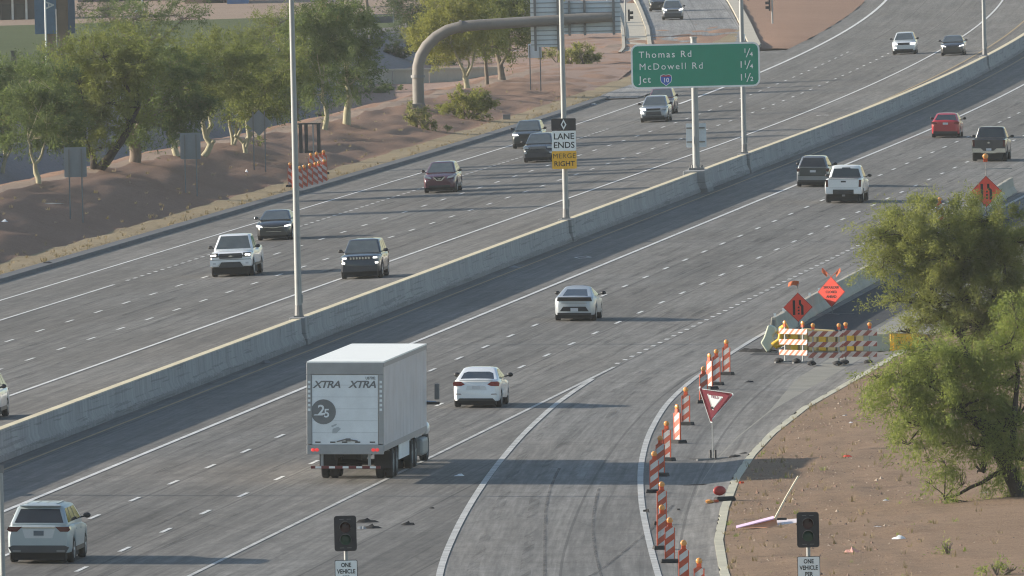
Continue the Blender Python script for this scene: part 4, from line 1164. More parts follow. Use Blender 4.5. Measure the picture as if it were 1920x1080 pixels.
s = suv(paint('silver_blue_paint', (.30,.32,.34), .5), bits=[('front','headlamp',[(.50,.80),(.86,.84),(.88,.96),(.54,.92)],M_LAMP,dict(pair=False,wrap=.12)),  # one-sided glow paints a sun glint on this headlamp
        ('front','headlamp',[(-.50,.80),(-.86,.84),(-.88,.96),(-.54,.92)],M_LAMP_OFF,dict(wrap=.12)),
        ('front','fog_lamp',[(.60,.56),(.84,.58),(.86,.74),(.70,.70)],M_LAMP,{}),
        ('front','grille',[(-.40,.78),(.40,.78),(.46,.90),(-.46,.90)],K,dict(off=.02)),
        ('front','lower_grille',[(-.52,.44),(.52,.44),(.46,.70),(-.46,.70)],PM('dull_black_bumper',(.04,.042,.048),.6),dict(off=.02)),
        ('front','lower_bumper',rect(-.7,.7,.30,.42),K,dict(off=.012)),('rear','tail_lamp',rect(.55,.86,.85,1.0),M_TAIL_DK,PR)])
car('silver_suv', 'silver grey SUV with one bright lamp below the green sign', 'car', (-15.27, 1086.8), 'front', s)
s = suv(paint('dusty_maroon_paint', (.15,.06,.07), .2), bits=[('front','headlamp',rect(.52,.86,.80,.92),M_LAMP_OFF,PR),('front','grille',rect(-.42,.42,.6,.88),K,{}),('rear','tail_lamp',rect(.55,.86,.85,1.0),M_TAIL_DK,PR)])
car('maroon_suv', 'dusty maroon car mostly hidden behind the silver SUV below the green sign', 'car', (-16.49, 1110.7), 'front', s)

s = suv(paint('white_grey_paint', (.55,.58,.58)), bits=[('front','headlamp',[(.48,.76),(.86,.78),(.88,.92),(.56,.90)],M_LAMP,dict(pair=True,wrap=.12)),
        ('front','fog_lamp',rect(.56,.80,.50,.60),M_LAMP,{}),
        ('front','grille',rect(-.44,.44,.74,.90),K,{}),('front','lower_bumper',rect(-.7,.7,.30,.42),K,dict(off=.012)),('rear','tail_lamp',rect(.55,.86,.85,1.0),M_TAIL_DK,PR)])
car('white_suv', 'white SUV with bright lamps far up the oncoming lanes', 'car', (-8.47, 1289.4), 'front', s)
s = dict(L=4.7, W=1.84, r=.34, ro=.95, fo=.93, sill=.25, paint=paint('black_paint', (.02,.021,.023)), doors=(-.35,.6), corner=.10,
  prof=[(-2.35,1.0),(-2.15,1.08),(-1.5,1.06),(-.9,1.0),(.9,.97),(1.1,.97),(1.9,.88),(2.35,.72)],
  cab=dict(yb_r=-1.9,yt_r=-.85,yt_f=.15,yb_f=1.2,wb=.81,wt=.61,zb=1.03,zr=1.46), side_win=[(.2,.36),(.39,.60),(.63,.88)],
  bits=[('front','headlamp',[(.48,.66),(.86,.74),(.86,.82),(.54,.74)],M_LAMP,dict(pair=True,wrap=.12)),('rear','tail_lamp',rect(.5,.85,.85,.98),M_TAIL_DK,PR)])
car('black_sedan', 'black car with slanted lit lamps far up the oncoming carpool lane', 'car', (-4.28, 1276.4), 'front', s)
s = suv(paint('white_paint_suv', (.74,.76,.76)), bits=[('front','headlamp',[(.50,.80),(.86,.84),(.88,.94),(.54,.90)],M_LAMP_OFF,dict(pair=True,wrap=.12)),
        ('front','grille',rect(-.42,.42,.6,.88),K,{}),('rear','tail_lamp',rect(.55,.86,.85,1.0),M_TAIL_DK,PR)])
car('white_suv', 'white car cut by the left edge of the view beside the barrier', 'car', (-4.66, 620.2), 'front', s)
# on the distant ramp
def ramp_frame(x, Y): return Matrix.Translation((x, Y, far_ramp_z(0, Y)+.03)) @ Matrix.Rotation(math.pi+R(.4), 4, 'Z')
s = suv(paint('steel_grey_paint', (.13,.14,.16), .5), bits=[('front','headlamp',[(.52,.82),(.88,.90),(.90,1.02),(.56,.92)],M_LAMP,dict(pair=True,wrap=.14)),
        ('front','grille_bar',rect(-.52,.52,.86,.90),M_CHROME,dict(off=.02)),('front','grille',rect(-.5,.5,.74,.86),K,{}),('front','lower_bumper',rect(-.7,.7,.28,.58),PM('dull_black_bumper',(.04,.042,.048),.6),dict(off=.012)),('rear','tail_lamp',rect(.55,.86,.85,1.0),M_TAIL_DK,PR)])
t = car('grey_suv', 'grey SUV with lit lamps coming down the distant ramp', 'car', (-30, 1470), 'front', s); t.matrix_world = ramp_frame((14.59, -0.08)[0], 1470)
s = suv(paint('black_paint', (.02,.021,.023)), bits=[('front','headlamp',[(.52,.82),(.88,.90),(.90,1.02),(.56,.92)],M_LAMP_OFF,dict(pair=True,wrap=.14)),('front','grille',rect(-.5,.5,.6,.86),K,{}),('rear','tail_lamp',rect(.55,.86,.85,1.0),M_TAIL_DK,PR)])
t = car('black_suv', 'black car behind the grey SUV on the distant ramp crest', 'car', (-30, 1512), 'front', s); t.matrix_world = ramp_frame((13.83, 0.21)[0], 1512)

# ---- the lorry
TM = frame(*(14.39, 564.0), .004)
g = 'long lorry on the road'
t = thing('box_trailer', 'long white box trailer with grey rear frame, seen from behind', 'trailer', TM)
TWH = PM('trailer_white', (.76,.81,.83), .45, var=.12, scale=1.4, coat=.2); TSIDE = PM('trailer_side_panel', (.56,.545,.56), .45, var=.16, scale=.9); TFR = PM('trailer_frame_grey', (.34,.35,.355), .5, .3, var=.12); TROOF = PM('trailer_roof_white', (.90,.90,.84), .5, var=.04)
WT, LT = 1.295, 16.0
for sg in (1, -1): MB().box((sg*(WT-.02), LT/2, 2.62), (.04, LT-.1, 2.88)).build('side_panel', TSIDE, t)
MB().box((0, LT/2, 4.085), (2*WT, LT, .05)).build('roof', TROOF, t)
MB().box((0, LT-.03, 2.62), (2*WT-.1, .06, 2.88)).build('front_panel', TSIDE, t)
MB().box((0, LT/2, 1.14), (2*WT-.02, LT-.02, .14)).build('floor', TFR, t)
for sg in (1, -1):
    m = MB().box((sg*(WT+.004), LT/2, 3.99), (.02, LT, .14)).box((sg*(WT+.004), LT/2, 1.19), (.02, LT, .18)); m.build('side_rail', TFR if sg < 0 else PM('side_rail_grey', (.34,.33,.34), .5, .2), t)
    m = MB()
    for k in range(12): m.box((sg*(WT+.001), 1.0+k*1.25, 2.6), (.006, .04, 2.6))
    tag(m.build('rivet_line', TSIDE, t), kind='stuff')
MB().box((0,0,3.87), (2*WT,.16,.40)).build('header', TFR, t, bevel=.015)
for sg in (1, -1): MB().box((sg*(WT-.085),0,2.5), (.17,.16,2.34)).build('corner_post', TFR, t, bevel=.015)
MB().box((0,0,1.15), (2*WT,.18,.32)).build('rear_sill', TFR, t, bevel=.015)
dr = MB().box((0,-.01,2.49), (2.22,.10,2.34)).build('roll_up_door', TWH, t)
for z in (1.72, 2.12, 2.52, 2.92, 3.32): MB().box((0,-.062,z), (2.2,.006,.012)).build('door_seam', PM('door_seam_grey', (.50,.54,.56), .5), t)
INKG = PM('grey_lettering', (.17,.18,.185), .5)
for x in (-.62, .58): text('XTRA', .33, t, x, -.066, 3.33, INKG, .025, M=None, sx=1.12, space=.92, shear=.28)
text('U87782', .13, t, .86, -.066, 3.55, INKG, .02, sx=.8)
m = MB().prism([(-.73+.42*math.cos(2*math.pi*k/28), 2.42+.42*math.sin(2*math.pi*k/28)) for k in range(28)], -.068, -.062); m.build('round_emblem', INKG, t)
text('2', .46, t, -.80, -.071, 2.47, TWH, .02, sx=1.1); text('5', .40, t, -.62, -.071, 2.36, TWH, .02)
MB().prism([(-1.06,2.30),(-.76,2.30),(-.74,2.335),(-1.03,2.335)], -.071, -.066).build('emblem_stroke', TWH, t)
FAINT = PM('faint_grey_print', (.42,.46,.48), .5)
for q in ([(-.48,1.95),(-.30,2.02),(-.28,1.98),(-.44,1.90)], [(-.42,1.85),(-.24,1.92),(-.14,1.85),(-.30,1.70),(-.44,1.70)]): MB().prism(q, -.066, -.062).build('emblem_stroke', FAINT, t)
for sg in (1, -1):
    for k in range(7): MB().box((sg*(WT-.085),-.083,3.42-.155*k), (.085,.006,.085)).build('post_mark', TWH, t)
for x in (-.92, -.42, -.02, .42, .92): MB().box((x,-.066,1.40), (.18,.012,.04)).build('door_hinge', K, t)
m = MB().tube([(-.28,-.09,1.42),(.02,-.10,1.50),(.42,-.09,1.44)], .022, 6).box((.10,-.09,1.48), (.16,.05,.10)); m.build('door_latch', M_GALV_DK, t)
for sg in (1, -1):
    for k in range(2): MB().blob((sg*(.95+.13*k),-.095,1.14), (.07,.02,.06), 10).build('tail_lamp', PM('lit_tail_lamp', (.75,.05,.05), .3, emit=.35, var=0), t)
# running gear
m = MB().box((0,.1,.55), (2.35,.10,.09)); m.build('underride_bar', PM('dark_red_bar', (.16,.03,.03), .5), t)
for x in (-.92,-.46,0,.46,.92): MB().box((x,.045,.55), (.20,.012,.07)).build('bar_reflector', M_SIGN_W, t)
for x in (-.8, .8): MB().box((x,.12,.82), (.09,.09,.5)).build('bar_strut', TFR, t)
m = MB()
for x in (-.45, .45): m.box((x, 7.5, .93), (.14, 14.6, .28))
m.build('chassis_rail', M_DARK, t)
for y in (4.4, 5.65):
    for sg in (1, -1): add_wheel(t, sg*1.22, y, .51, .27, M_GALV, True)
    MB().tube([(-1.0,y,.51),(1.0,y,.51)], .07, 8).build('axle', M_DARK, t)
for sg in (1, -1):
    MB().box((sg*.93,3.6,.66), (.58,.02,.62)).build('mud_flap', M_RUBBER, t)
    MB().box((sg*.95,3.5,1.0), (.42,.05,.10)).build('flap_bracket', M_GALV_DK, t)
    MB().box((sg*1.16, 9.0, .80), (.03, 4.2, .58)).build('side_skirt', TWH, t)
    MB().box((sg*.95, 12.3, .55), (.12, .14, 1.0)).build('landing_leg', M_GALV_DK, t)
CABW = paint('tractor_white_paint', (.66,.68,.68))
tr = thing('tractor_unit', 'white tractor unit pulling the long box trailer, mostly hidden ahead of it', 'truck', TM @ Matrix.Translation((0, LT-5.5, 0)))
sec = [(-1.22,.95),(1.22,.95),(1.22,2.7),(1.12,3.55),(.95,3.75),(-.95,3.75),(-1.12,3.55),(-1.22,2.7)]
MB().prism(sec, 2.1, 4.6).build('sleeper', CABW, tr, bevel=.06)
MB().prism([(-1.18,.95),(1.18,.95),(1.18,2.45),(1.02,3.0),(-1.02,3.0),(-1.18,2.45)], 4.6, 5.9).build('cab', CABW, tr, bevel=.08)
MB().box((0,6.9,1.35), (1.9,2.0,1.1), top=(.86,.92)).build('bonnet', CABW, tr, bevel=.08)
for sg in (1, -1):
    MB().blob((sg*1.08,6.9,1.12), (.20,.60,.26), 14).build('fender', CABW, tr, smooth=60)
    MB().box((sg*1.2,4.2,.62), (.34,1.9,.60)).build('fuel_tank', M_GALV, tr, bevel=.1)
    m = MB().tube([(sg*1.15,5.55,2.12),(sg*1.62,5.6,2.08)], .035, 6); a = m.build('mirror_arm', M_CHROME, tr)
    MB().box((sg*1.64,5.6,2.45), (.17,.10,.55)).build('mirror', M_GALV_DK, a, bevel=.03)
    MB().box((sg*1.48,5.55,2.05), (.52,.12,.10)).build('mirror_housing', K, a, bevel=.02)
    MB().box((sg*1.185,5.3,2.3), (.03,.8,.55)).build('side_window', M_GLASS, tr)
    MB().tube([(sg*1.05,4.75,1.0),(sg*1.05,4.75,3.9)], .07, 10).build('exhaust_stack', M_CHROME, tr)
    MB().blob((sg*.85,7.86,1.15), (.16,.06,.12), 10).build('headlamp', M_LAMP_OFF, tr)
MB().add([(-1.0,5.93,2.2),(1.0,5.93,2.2),(.92,5.80,2.95),(-.92,5.80,2.95)], [(0,1,2,3)]).build('windscreen', M_GLASS2, tr)
MB().box((0,7.95,.62), (2.3,.2,.36)).build('bumper', M_CHROME, tr, bevel=.05)
m = MB()
for x in (-.43,.43): m.box((x, 4.0, .85), (.12, 7.0, .24))
m.build('chassis_rail', M_DARK, tr)
for y in (.9, 2.2):
    for sg in (1, -1): add_wheel(tr, sg*1.22, y, .51, .27, M_GALV, True)
for sg in (1, -1): add_wheel(tr, sg*1.2, 6.9, .51, .28, M_GALV)
for sg in (1, -1): MB().box((sg*.93,.2,.66), (.58,.02,.66)).build('mud_flap', M_RUBBER, tr)
# ------------------------------------------------------------------ work zone
STR_W = (.70,.70,.68)
M_CHAN = stripe_mat('orange_white_channelizer_stripes', STR_W, (.55,.085,.035), .75, -1.0, .40)
M_CHAN2 = stripe_mat('faded_channelizer_stripes', (.60,.52,.50), (.46,.10,.06), -.75, -1.0, .40)
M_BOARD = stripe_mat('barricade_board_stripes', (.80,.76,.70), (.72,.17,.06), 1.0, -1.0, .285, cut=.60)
M_BOARD2 = stripe_mat('shaded_barricade_board_stripes', (.56,.52,.51), (.26,.055,.04), 1.0, -1.0, .42)  # darker stripe colours stand in for shade on boards turned from the sun
def warning_light(parent, x, y, z, s=1.0):
    t = MB().lathe([(.0,-.045),(.07,-.045),(.095,-.02),(.095,.02),(.07,.045),(0,.045)], 14, axis='y', M=Matrix.Translation((x, y, z+.16*s)) @ Matrix.Scale(s, 4)).build('warning_lamp', M_AMBER, parent, smooth=50)
    MB().box((x, y, z+.03*s), (.13*s,.10*s,.11*s)).build('lamp_housing', M_ORANGE, t)
def channelizer(M, label, group, mat=None, lamp=True, base=True, h=.98):
    t = thing('channelizer', label, 'channelizer', M, group)
    if base: MB().box((0,0,.055), (.56,.46,.12), top=(.9,.88)).build('base', M_RUBBER, t, bevel=.015)
    o = MB().prism([(-.14,-h/2),(.14,-h/2),(.14,h/2-.06),(.09,h/2),(-.09,h/2),(-.14,h/2-.06)], -.022, .022).build('panel', mat or M_CHAN, t)
    o.location = (0,0,.13+h/2)
    for sg in (1, -1): MB().box((sg*.143,0,.10+h/2), (.025,.06,h-.02)).build('edge_rib', M_ORANGE, t)
    if lamp: warning_light(t, 0, 0, .13+h+.02)
    return t
ROWS = [((30.82, 496.9), 8), ((32.06, 486.4), -6), ((29.34, 510.9), 6), ((28.47, 519.1), 12), ((27.26, 534.8), 10), ((25.32, 556.8), 4), ((24.59, 568.9), -8), ((23.91, 580.6), -14), ((23.22, 594.6), -40), ((22.38, 609.7), -10), ((21.59, 629.0), 14), ((20.87, 641.9), -42), ((20.82, 646.0), -6), ((20.49, 655.8), -12)]
names = ['channelizer at the bottom edge left of the chipped curb','channelizer whose lamp just shows at the bottom edge','third striped channelizer up from the bottom edge','fourth striped channelizer, behind the third','fifth channelizer, beside the black scrap on the ramp edge','striped channelizer just below the edge of the lorry shadow','channelizer inside the lorry shadow with its lamp showing','dull channelizer at the top of the lorry shadow, turned away','bright sunlit channelizer left of the yield sign','dull channelizer just beyond the bright sunlit one','channelizer directly behind the left corner of the yield sign','narrow sunlit channelizer behind the yield sign','channelizer with its base beside the pole above the yield sign','last channelizer of the row nearest the barricades']
for k, ((d, Y), a) in enumerate(ROWS):
    channelizer(frame(d, Y, .004, yaw=R(a)), 'orange and white striped '+names[k] if 'channelizer' in names[k] and not names[k].startswith(('dull','bright','striped','third','fourth','narrow')) else names[k]+', orange and white', 'channelizers along the ramp edge')
CL = [(-24.72, 943.1), (-24.60, 944.9), (-24.58, 947.4), (-24.59, 950.6), (-24.48, 952.6), (-24.52, 955.8), (-24.60, 959.1), (-26.17, 967.5), (-26.09, 969.8), (-26.09, 972.0), (-26.09, 974.2)]
ordn = ['leftmost','second from left','third from left','fourth from left','fifth from left','sixth from left','rightmost']
for k, (d, Y) in enumerate(CL):
    lab = ('%s channelizer in the front rank stacked on the berm verge' % ordn[k]) if k < 7 else ('%s channelizer in the back rank stacked on the berm' % ['leftmost','second','third','rightmost'][k-7])
    channelizer(W(d, Y, .05 if k < 7 else .12).to_3d() if 0 else Matrix.Translation(W(d, Y, .02)) @ Matrix.Rotation(R(random.uniform(-18, 18)), 4, 'Z') @ Matrix.Rotation(R(random.uniform(-9, 5)), 4, 'X'), lab, 'channelizers stacked on the berm', M_CHAN2, True, k >= 4, 1.0)
t = channelizer(Matrix.Translation(W(*(-25.41, 947.7), .05)), 'lone channelizer left of the light pole by the stacked ones', 'channelizers stacked on the berm', M_CHAN2, True, True)

def barricade(M, w, label, mat, posts, group='striped barricades', boards=(.42,.84,1.26)):
    t = thing('barricade', label, 'barricade', M, group)
    for z in boards:
        o = MB().box((0,0,0), (w,.035,.21)).build('board', mat, t); o.location = (0,-.04,z)
    for x in posts:
        MB().box((x,0,.74), (.05,.05,1.44)).build('post', M_GALV, t)
        MB().box((x,0,.05), (.07,1.3,.06)).build('foot', M_GALV_DK, t)
        MB().blob((x,-.42,.12), (.20,.17,.10), 10, jit=.12).build('sandbag', M_RUBBER, t, smooth=60)
        warning_light(t, x, 0, 1.46, .9)
    return t
b0 = (22.33, 667.4)
barricade(frame(b0[0], b0[1], .006, yaw=R(-34)), 1.42, 'left striped barricade with bright sunlit orange boards facing the sun', M_BOARD, (-.45,.45))
b1 = (23.77, 664.6)
barricade(frame(b1[0]+.02, b1[1], .006, yaw=R(-5)), 1.40, 'middle striped barricade with dull boards, shade put into their colours', M_BOARD2, (-.52,.52))
b2 = (25.06, 665.6)
barricade(frame(b2[0], b2[1], .006, yaw=R(-5)), 1.40, 'right striped barricade with dull boards, shade put into their colours, beside the tree leaves', M_BOARD2, (-.56,.40))

# crash cushion lying across the closed shoulder
YEL = PM('safety_yellow_paint', (.78,.45,.03), .5, var=.2, scale=3); YPALE = PM('pale_yellow_panel', (.62,.46,.20), .6, var=.2, scale=2); GRN = PM('pale_green_nose', (.52,.56,.44), .55, var=.1)
a0 = (23.52, 672.3)
t = thing('crash_cushion', 'yellow crash cushion with a pale nose piece lying behind the barricades', 'crash cushion', frame(a0[0], a0[1]+6.0, .006, yaw=R(-2)))
MB().prism([(-3.15,.62),(-2.98,1.12),(-2.75,1.05),(-2.62,.85),(-2.78,.70),(-2.70,.35),(-2.98,.02),(-3.05,.05),(-3.28,.40)], -.35, .35).build('nose', GRN, t, bevel=.05)
m = MB().tube([(-2.78,-.3,.30),(-2.48,-.3,.52),(-2.42,-.3,.98),(-2.18,-.3,1.10)], .13, 8).tube([(-2.7,-.3,.25),(-1.85,-.3,.60)], .11, 8).tube([(-2.6,-.3,.85),(-2.15,-.3,.72)], .10, 8); m.build('yellow_linkage', YEL, t, smooth=50)
MB().prism([(-2.3,.18),(-2.0,.05),(-.3,.05),(-.3,.90),(-1.6,.98),(-2.2,.75)], -.30, .34).build('front_body', YPALE, t, bevel=.04)
for k in range(8): MB().box((-1.9+.38*k,-.36,.44), (.30,.09,.72)).build('side_rib', YPALE if k % 3 else YEL, t, bevel=.03)
MB().box((.55,.05,.42), (2.3,.55,.74)).build('mid_body', PM('tan_cartridge', (.36,.28,.18), .6), t, bevel=.04)
MB().box((1.35,-.28,.42), (1.3,.16,.72)).build('pale_panel', PM('pale_grey_green_panel', (.36,.38,.31), .6), t, bevel=.03)
MB().box((2.55,0,.42), (1.15,.8,.74)).build('yellow_box', YEL, t, bevel=.04)
for x in (2.2, 2.55, 2.95): MB().box((x,-.41,.42), (.10,.06,.70)).build('box_rib', PM('golden_rib', (.66,.44,.05), .5), t)
for x in (2.36, 2.75): MB().box((x,-.405,.40), (.10,.04,.14)).build('socket', PM('brown_socket', (.15,.08,.03), .7), t)
MB().box((2.75,0,.815), (1.75,.86,.045)).build('lid', PM('cream_lid', (.58,.54,.40), .6), t)
o = MB().box((0,0,0), (.62,.05,.62)).build('chevron_panel', stripe_mat('chevron_stripes', (.52,.36,.05), (.03,.03,.03), 1.0, .8, .24), t); o.matrix_local = Matrix.Translation((3.36,-.2,.44)) @ Matrix.Rotation(R(-20), 4, 'Z')
MB().box((0.1,.1,.012), (6.0,1.0,.02)).build('skid_plate', M_GALV_DK, t)

def diamond_sign(M, half, label, kind, flags, zc, stand=True):
    t = thing('orange_sign', label, 'sign', M, 'orange diamond work signs')
    def dia(h, y0, y1): return MB().prism([(-h,zc),(0,zc-h),(h,zc),(0,zc+h)], y0, y1)
    dia(half, -.012, 0).build('panel_edge', PM('deep_orange_edge', (.42,.04,.03), .5), t)
    dia(half*.94, -.018, -.012).build('panel', M_SIGN_O, t)
    MB().box((0,.04,(zc+half)/2), (.045,.04,zc+half)).build('mast', M_GALV_DK, t)
    for a in (45, 135, 225, 315): MB().box((.5,0,.03), (1.0,.04,.05), 0, Matrix.Rotation(R(a), 4, 'Z')).build('stand_leg', M_GALV_DK, t)
    if kind == 'merge':
        s = half/.62
        MB().prism([(-.22*s,zc-.32*s),(-.12*s,zc-.32*s),(-.12*s,zc+.30*s),(-.22*s,zc+.30*s)], -.024, -.018).build('symbol', M_INK, t)
        MB().prism([(.13*s,zc-.32*s),(.23*s,zc-.32*s),(.23*s,zc+.06*s),(.13*s,zc+.16*s),(.13*s,zc+.30*s),(.04*s,zc+.30*s),(.04*s,zc+.12*s),(.13*s,zc+.03*s)], -.024, -.018).build('symbol', M_INK, t)
        for k in range(3): MB().prism([(-.01*s,zc-(.30-.13*k)*s),(.06*s,zc-(.30-.13*k)*s),(.06*s,zc-(.23-.13*k)*s),(-.01*s,zc-(.23-.13*k)*s)], -.024, -.018).build('symbol', M_INK, t)
    else:
        for k, w in enumerate(('SHOULDER','CLOSED','AHEAD')): text(w, .155, t, 0, -.022, zc+.19-.20*k, M_INK, .015, sx=.95)
    if flags == 'one':
        MB().tube([(0,.03,zc+half),(0,.03,zc+half+.34)], .018, 6).build('flag_staff', M_GALV_DK, t)
        vs = []; fs = []
        for i in range(6):
            for j in range(4): vs.append((.03-.085*i+.012*j, .03+.06*math.sin(i*1.3+j*.5), zc+half+.24+.05*i+.07*j*(1-.04*i)-.01*i*i))
        fs = [(i*4+j, i*4+j+1, (i+1)*4+j+1, (i+1)*4+j) for i in range(5) for j in range(3)]
        MB().add(vs, fs).build('flag', PM('faded_orange_flag', (.52,.13,.05), .8), t, smooth=60)
    elif flags == 'two':
        for sg in (-1, 1):
            MB().tube([(0,.03,zc+half-.02),(sg*.42,.03,zc+half+.36)], .015, 6).build('flag_staff', PM('red_staff', (.42,.09,.06), .6), t)
            vs = []
            for i in range(5):
                for j in range(3): vs.append((sg*(.20+.06*i)+.03*j*sg*.3, .03+.03*math.sin(i+j), zc+half+.13+.06*i-.085*j))
            MB().add(vs, [(i*3+j, i*3+j+1, (i+1)*3+j+1, (i+1)*3+j) for i in range(4) for j in range(2)]).build('flag', PM('faded_orange_flag', (.52,.13,.05), .8), t, smooth=60)
    elif flags == 'lamp':
        MB().tube([(0,.03,zc+half),(0,.03,zc+half+.75)], .022, 6).build('lamp_post', M_GALV_DK, t)
        warning_light(t, 0, .03, zc+half+.72, 1.5)
        MB().box((.55,.05,zc+half+.33), (1.5,.03,.04)).build('cross_bar', M_GALV, t)
    return t
sg = (11.63, 1.21)
diamond_sign(Matrix.Translation((sg[0], 684, 0)) @ Matrix.Translation((0,0,ground_z(20.8,684))) , .60, 'orange diamond sign with a lane narrows symbol and one tattered flag', 'merge', 'one', sg[1]-ground_z(20.8,684))
sg = (13.73, 0.55)
diamond_sign(Matrix.Translation((sg[0], 722, ground_z(22.3,722))) @ Matrix.Rotation(R(-28), 4, 'Z'), .66, 'bright orange diamond sign with words about the closed shoulder, two flags', 'words', 'two', sg[1]-ground_z(22.3,722))
sg = (23.54, 1.75)
diamond_sign(Matrix.Translation((sg[0], 830, ground_z(21,830))), .78, 'orange diamond sign with a lane narrows symbol behind the tree top', 'merge', 'lamp', sg[1]-ground_z(21,830))
channelizer(Matrix.Translation(((20.47, 2.24)[0], 800, (20.47, 2.24)[1]-1.27)), 'channelizer whose amber lamp shows above the leaves of the big right tree', 'channelizers along the ramp edge')

# yield sign on a temporary stand
yd = (25.46, 581.3)
t = thing('yield_sign', 'red and white triangular yield sign on a thin temporary post', 'sign', frame(yd[0], yd[1], .006, yaw=R(-22), tilt=False))
MB().box((0,0,1.0), (.034,.034,2.0)).build('post', M_GALV, t)
zt = 2.40
YM = Matrix.Translation((.08,-.03,zt-.62)) @ Matrix.Rotation(R(11), 4, 'Y')
def tri(sc, y0, y1, cz=0.0):
    pts = []
    for a in (210, 330, 90):
        a = -a
        for k in (-40, 0, 40):
            b = R(a+k); pts.append((sc*.70*math.cos(R(a))+.07*min(1,sc+.1)*math.cos(b), sc*.70*math.sin(R(a))+.07*min(1,sc+.1)*math.sin(b)+.25+cz))
    return MB().prism(pts, y0, y1)
o = tri(1.0, -.01, 0).build('sign_rim', M_SIGN_W, t); o.matrix_local = YM
o = tri(.93, -.018, -.01).build('sign_face', M_SIGN_RED, t); o.matrix_local = YM
o = tri(.44, -.024, -.018, .03).build('sign_centre', M_SIGN_W, t); o.matrix_local = YM
text('YIELD', .125, t, 0, -.028, .39, PM('red_lettering', (.25,.03,.04), .6), .01, M=YM)
MB().box((.03,-.03,1.80), (.12,.05,.08)).build('clamp', M_BLACK, t)
for x in (-.09,.10): MB().tube([(x,0,.05),(x,0,.34)], .04, 8).build('upright', M_BLACK, t)
for a in (12, 78, 190, 255): MB().box((.42,0,.03), (.84,.05,.05), 0, Matrix.Rotation(R(a), 4, 'Z')).build('stand_leg', M_GALV_DK, t)
for nm, x, y, l in (('sandbag',.75,.3,'black sandbag slumped on the right foot of the yield sign stand'),('sandbag',.95,2.2,'black sandbag at the curb just right of the yield sign foot')):
    tag(MB().blob((0,0,.06), (.24,.17,.10), 12, jit=.15).build(nm, M_RUBBER, None, smooth=50), l, 'sandbag').matrix_world = Matrix.Translation(W(yd[0]+x, yd[1]+y, .0))

# fallen things on the dirt and the curb
fd = (31.13, 527.9)
t = thing('fallen_sign', 'fallen pink and orange folding sign with its pale staff leaning up', 'sign', Matrix.Translation(W(fd[0], fd[1], .02)))
MB().add([(-1.0,-.3,.02),(.2,.15,.28),(.2,.65,.33),(-1.0,.2,.07),(-1.0,-.3,.0),(.2,.15,.24)], [(0,1,2,3),(4,5,1,0)]).build('bright_edge', PM('bright_pink_panel', (.82,.58,.76), .5), t)
MB().add([(-1.0,-.3,.015),(-.1,-.25,.0),(.32,.1,.06),(.25,.4,.28)], [(0,1,2,3)]).build('panel', PM('orange_sign_underside', (.72,.34,.18), .6), t)
MB().add([(.28,.1,.05),(.95,.3,.12),(.95,.9,.22),(.3,.8,.18)], [(0,1,2,3)]).build('panel', PM('pale_pink_panel', (.80,.72,.72), .5), t)
MB().tube([(.22,.25,.25),(.60,.4,.92),(1.0,.55,1.56)], .03, 6).build('staff', PM('pale_staff', (.74,.68,.52), .6), t)
MB().box((.45,.2,.25), (.30,.12,.07)).build('hinge', M_BLACK, t)
bd = (28.14, 547.7)
t = thing('fallen_channelizer', 'toppled red channelizer with black base and orange lamp on the curb', 'channelizer', Matrix.Translation(W(bd[0]+.1, bd[1], .10)) @ Matrix.Rotation(R(28), 4, 'Z'))
MB().box((.15,.1,.12), (.75,.34,.14), top=(.9,.7)).build('base', M_RUBBER, t, bevel=.05)
MB().blob((.02,.2,.38), (.24,.10,.16), 14).build('drum', PM('worn_red_plastic', (.34,.035,.03), .5), t, smooth=50)
MB().blob((-.52,-.1,.06), (.16,.12,.07), 10, jit=.15).build('warning_lamp', M_AMBER, t, smooth=50)
MB().box((-.3,-.05,.06), (.22,.12,.08)).build('panel', M_ORANGE, t)

def scrap(dY, label, sz, mat, name='debris', n=1, seed=0, cat='debris', lift=0.0):
    r2 = random.Random(seed); t = None; m = MB()
    for k in range(n):
        pts = []; L = sz[0]; c = (r2.uniform(-L, L)*.5*(n > 1), r2.uniform(-.6, .6)*(n > 1), 0)
        k2 = 7
        for i in range(k2):
            u = i/(k2-1)-.5
            w = sz[1]*(1-(2*u)**2*.7)*r2.uniform(.6, 1.1); h = sz[2]*(1-(2*u)**2)*r2.uniform(.5, 1.2)
            pts += [(c[0]+u*L, c[1]-w/2, .004), (c[0]+u*L+r2.uniform(-.04,.04), c[1]+r2.uniform(-.03,.03), h+.012), (c[0]+u*L, c[1]+w/2, .004)]
        fs = [(i*3+j, i*3+j+1, (i+1)*3+j+1, (i+1)*3+j) for i in range(k2-1) for j in range(2)]+[(0,1,2), (k2*3-1, k2*3-2, k2*3-3)]
        m.add(pts, fs)
    o = m.build(name, mat, None, smooth=30)
    o.matrix_world = Matrix.Translation(W(dY[0], dY[1], .008+lift)) @ Matrix.Rotation(R(r2.uniform(-12, 12)), 4, 'Z')
    return tag(o, label, cat)
TY = 'torn_tyre'
scrap((17.71, 536.8), 'curled black tyre strip right of the left ramp meter signal, upper of two', (.75,.16,.14), M_RUBBER, TY, seed=1)
scrap((18.19, 532.9), 'torn black tyre strip lying nearest the left ramp meter signal', (.70,.20,.12), M_RUBBER, TY, seed=2)
scrap((17.90, 532.6), 'pale torn inner tyre scrap touching the left ramp meter signal', (.30,.2,.10), M_GALV, TY, seed=3)
scrap((19.16, 535.0), 'lone black tyre chunk on the ramp nose away from the signal', (.42,.2,.11), M_RUBBER, TY, seed=4)
scrap((17.74, 569.3), 'white flattened scrap lying inside the lorry shadow', (.38,.16,.07), M_WHITE, seed=5)
scrap((18.94, 546.0), 'small black chip on the ramp nose above the tyre scraps', (.16,.1,.05), M_RUBBER, seed=6)
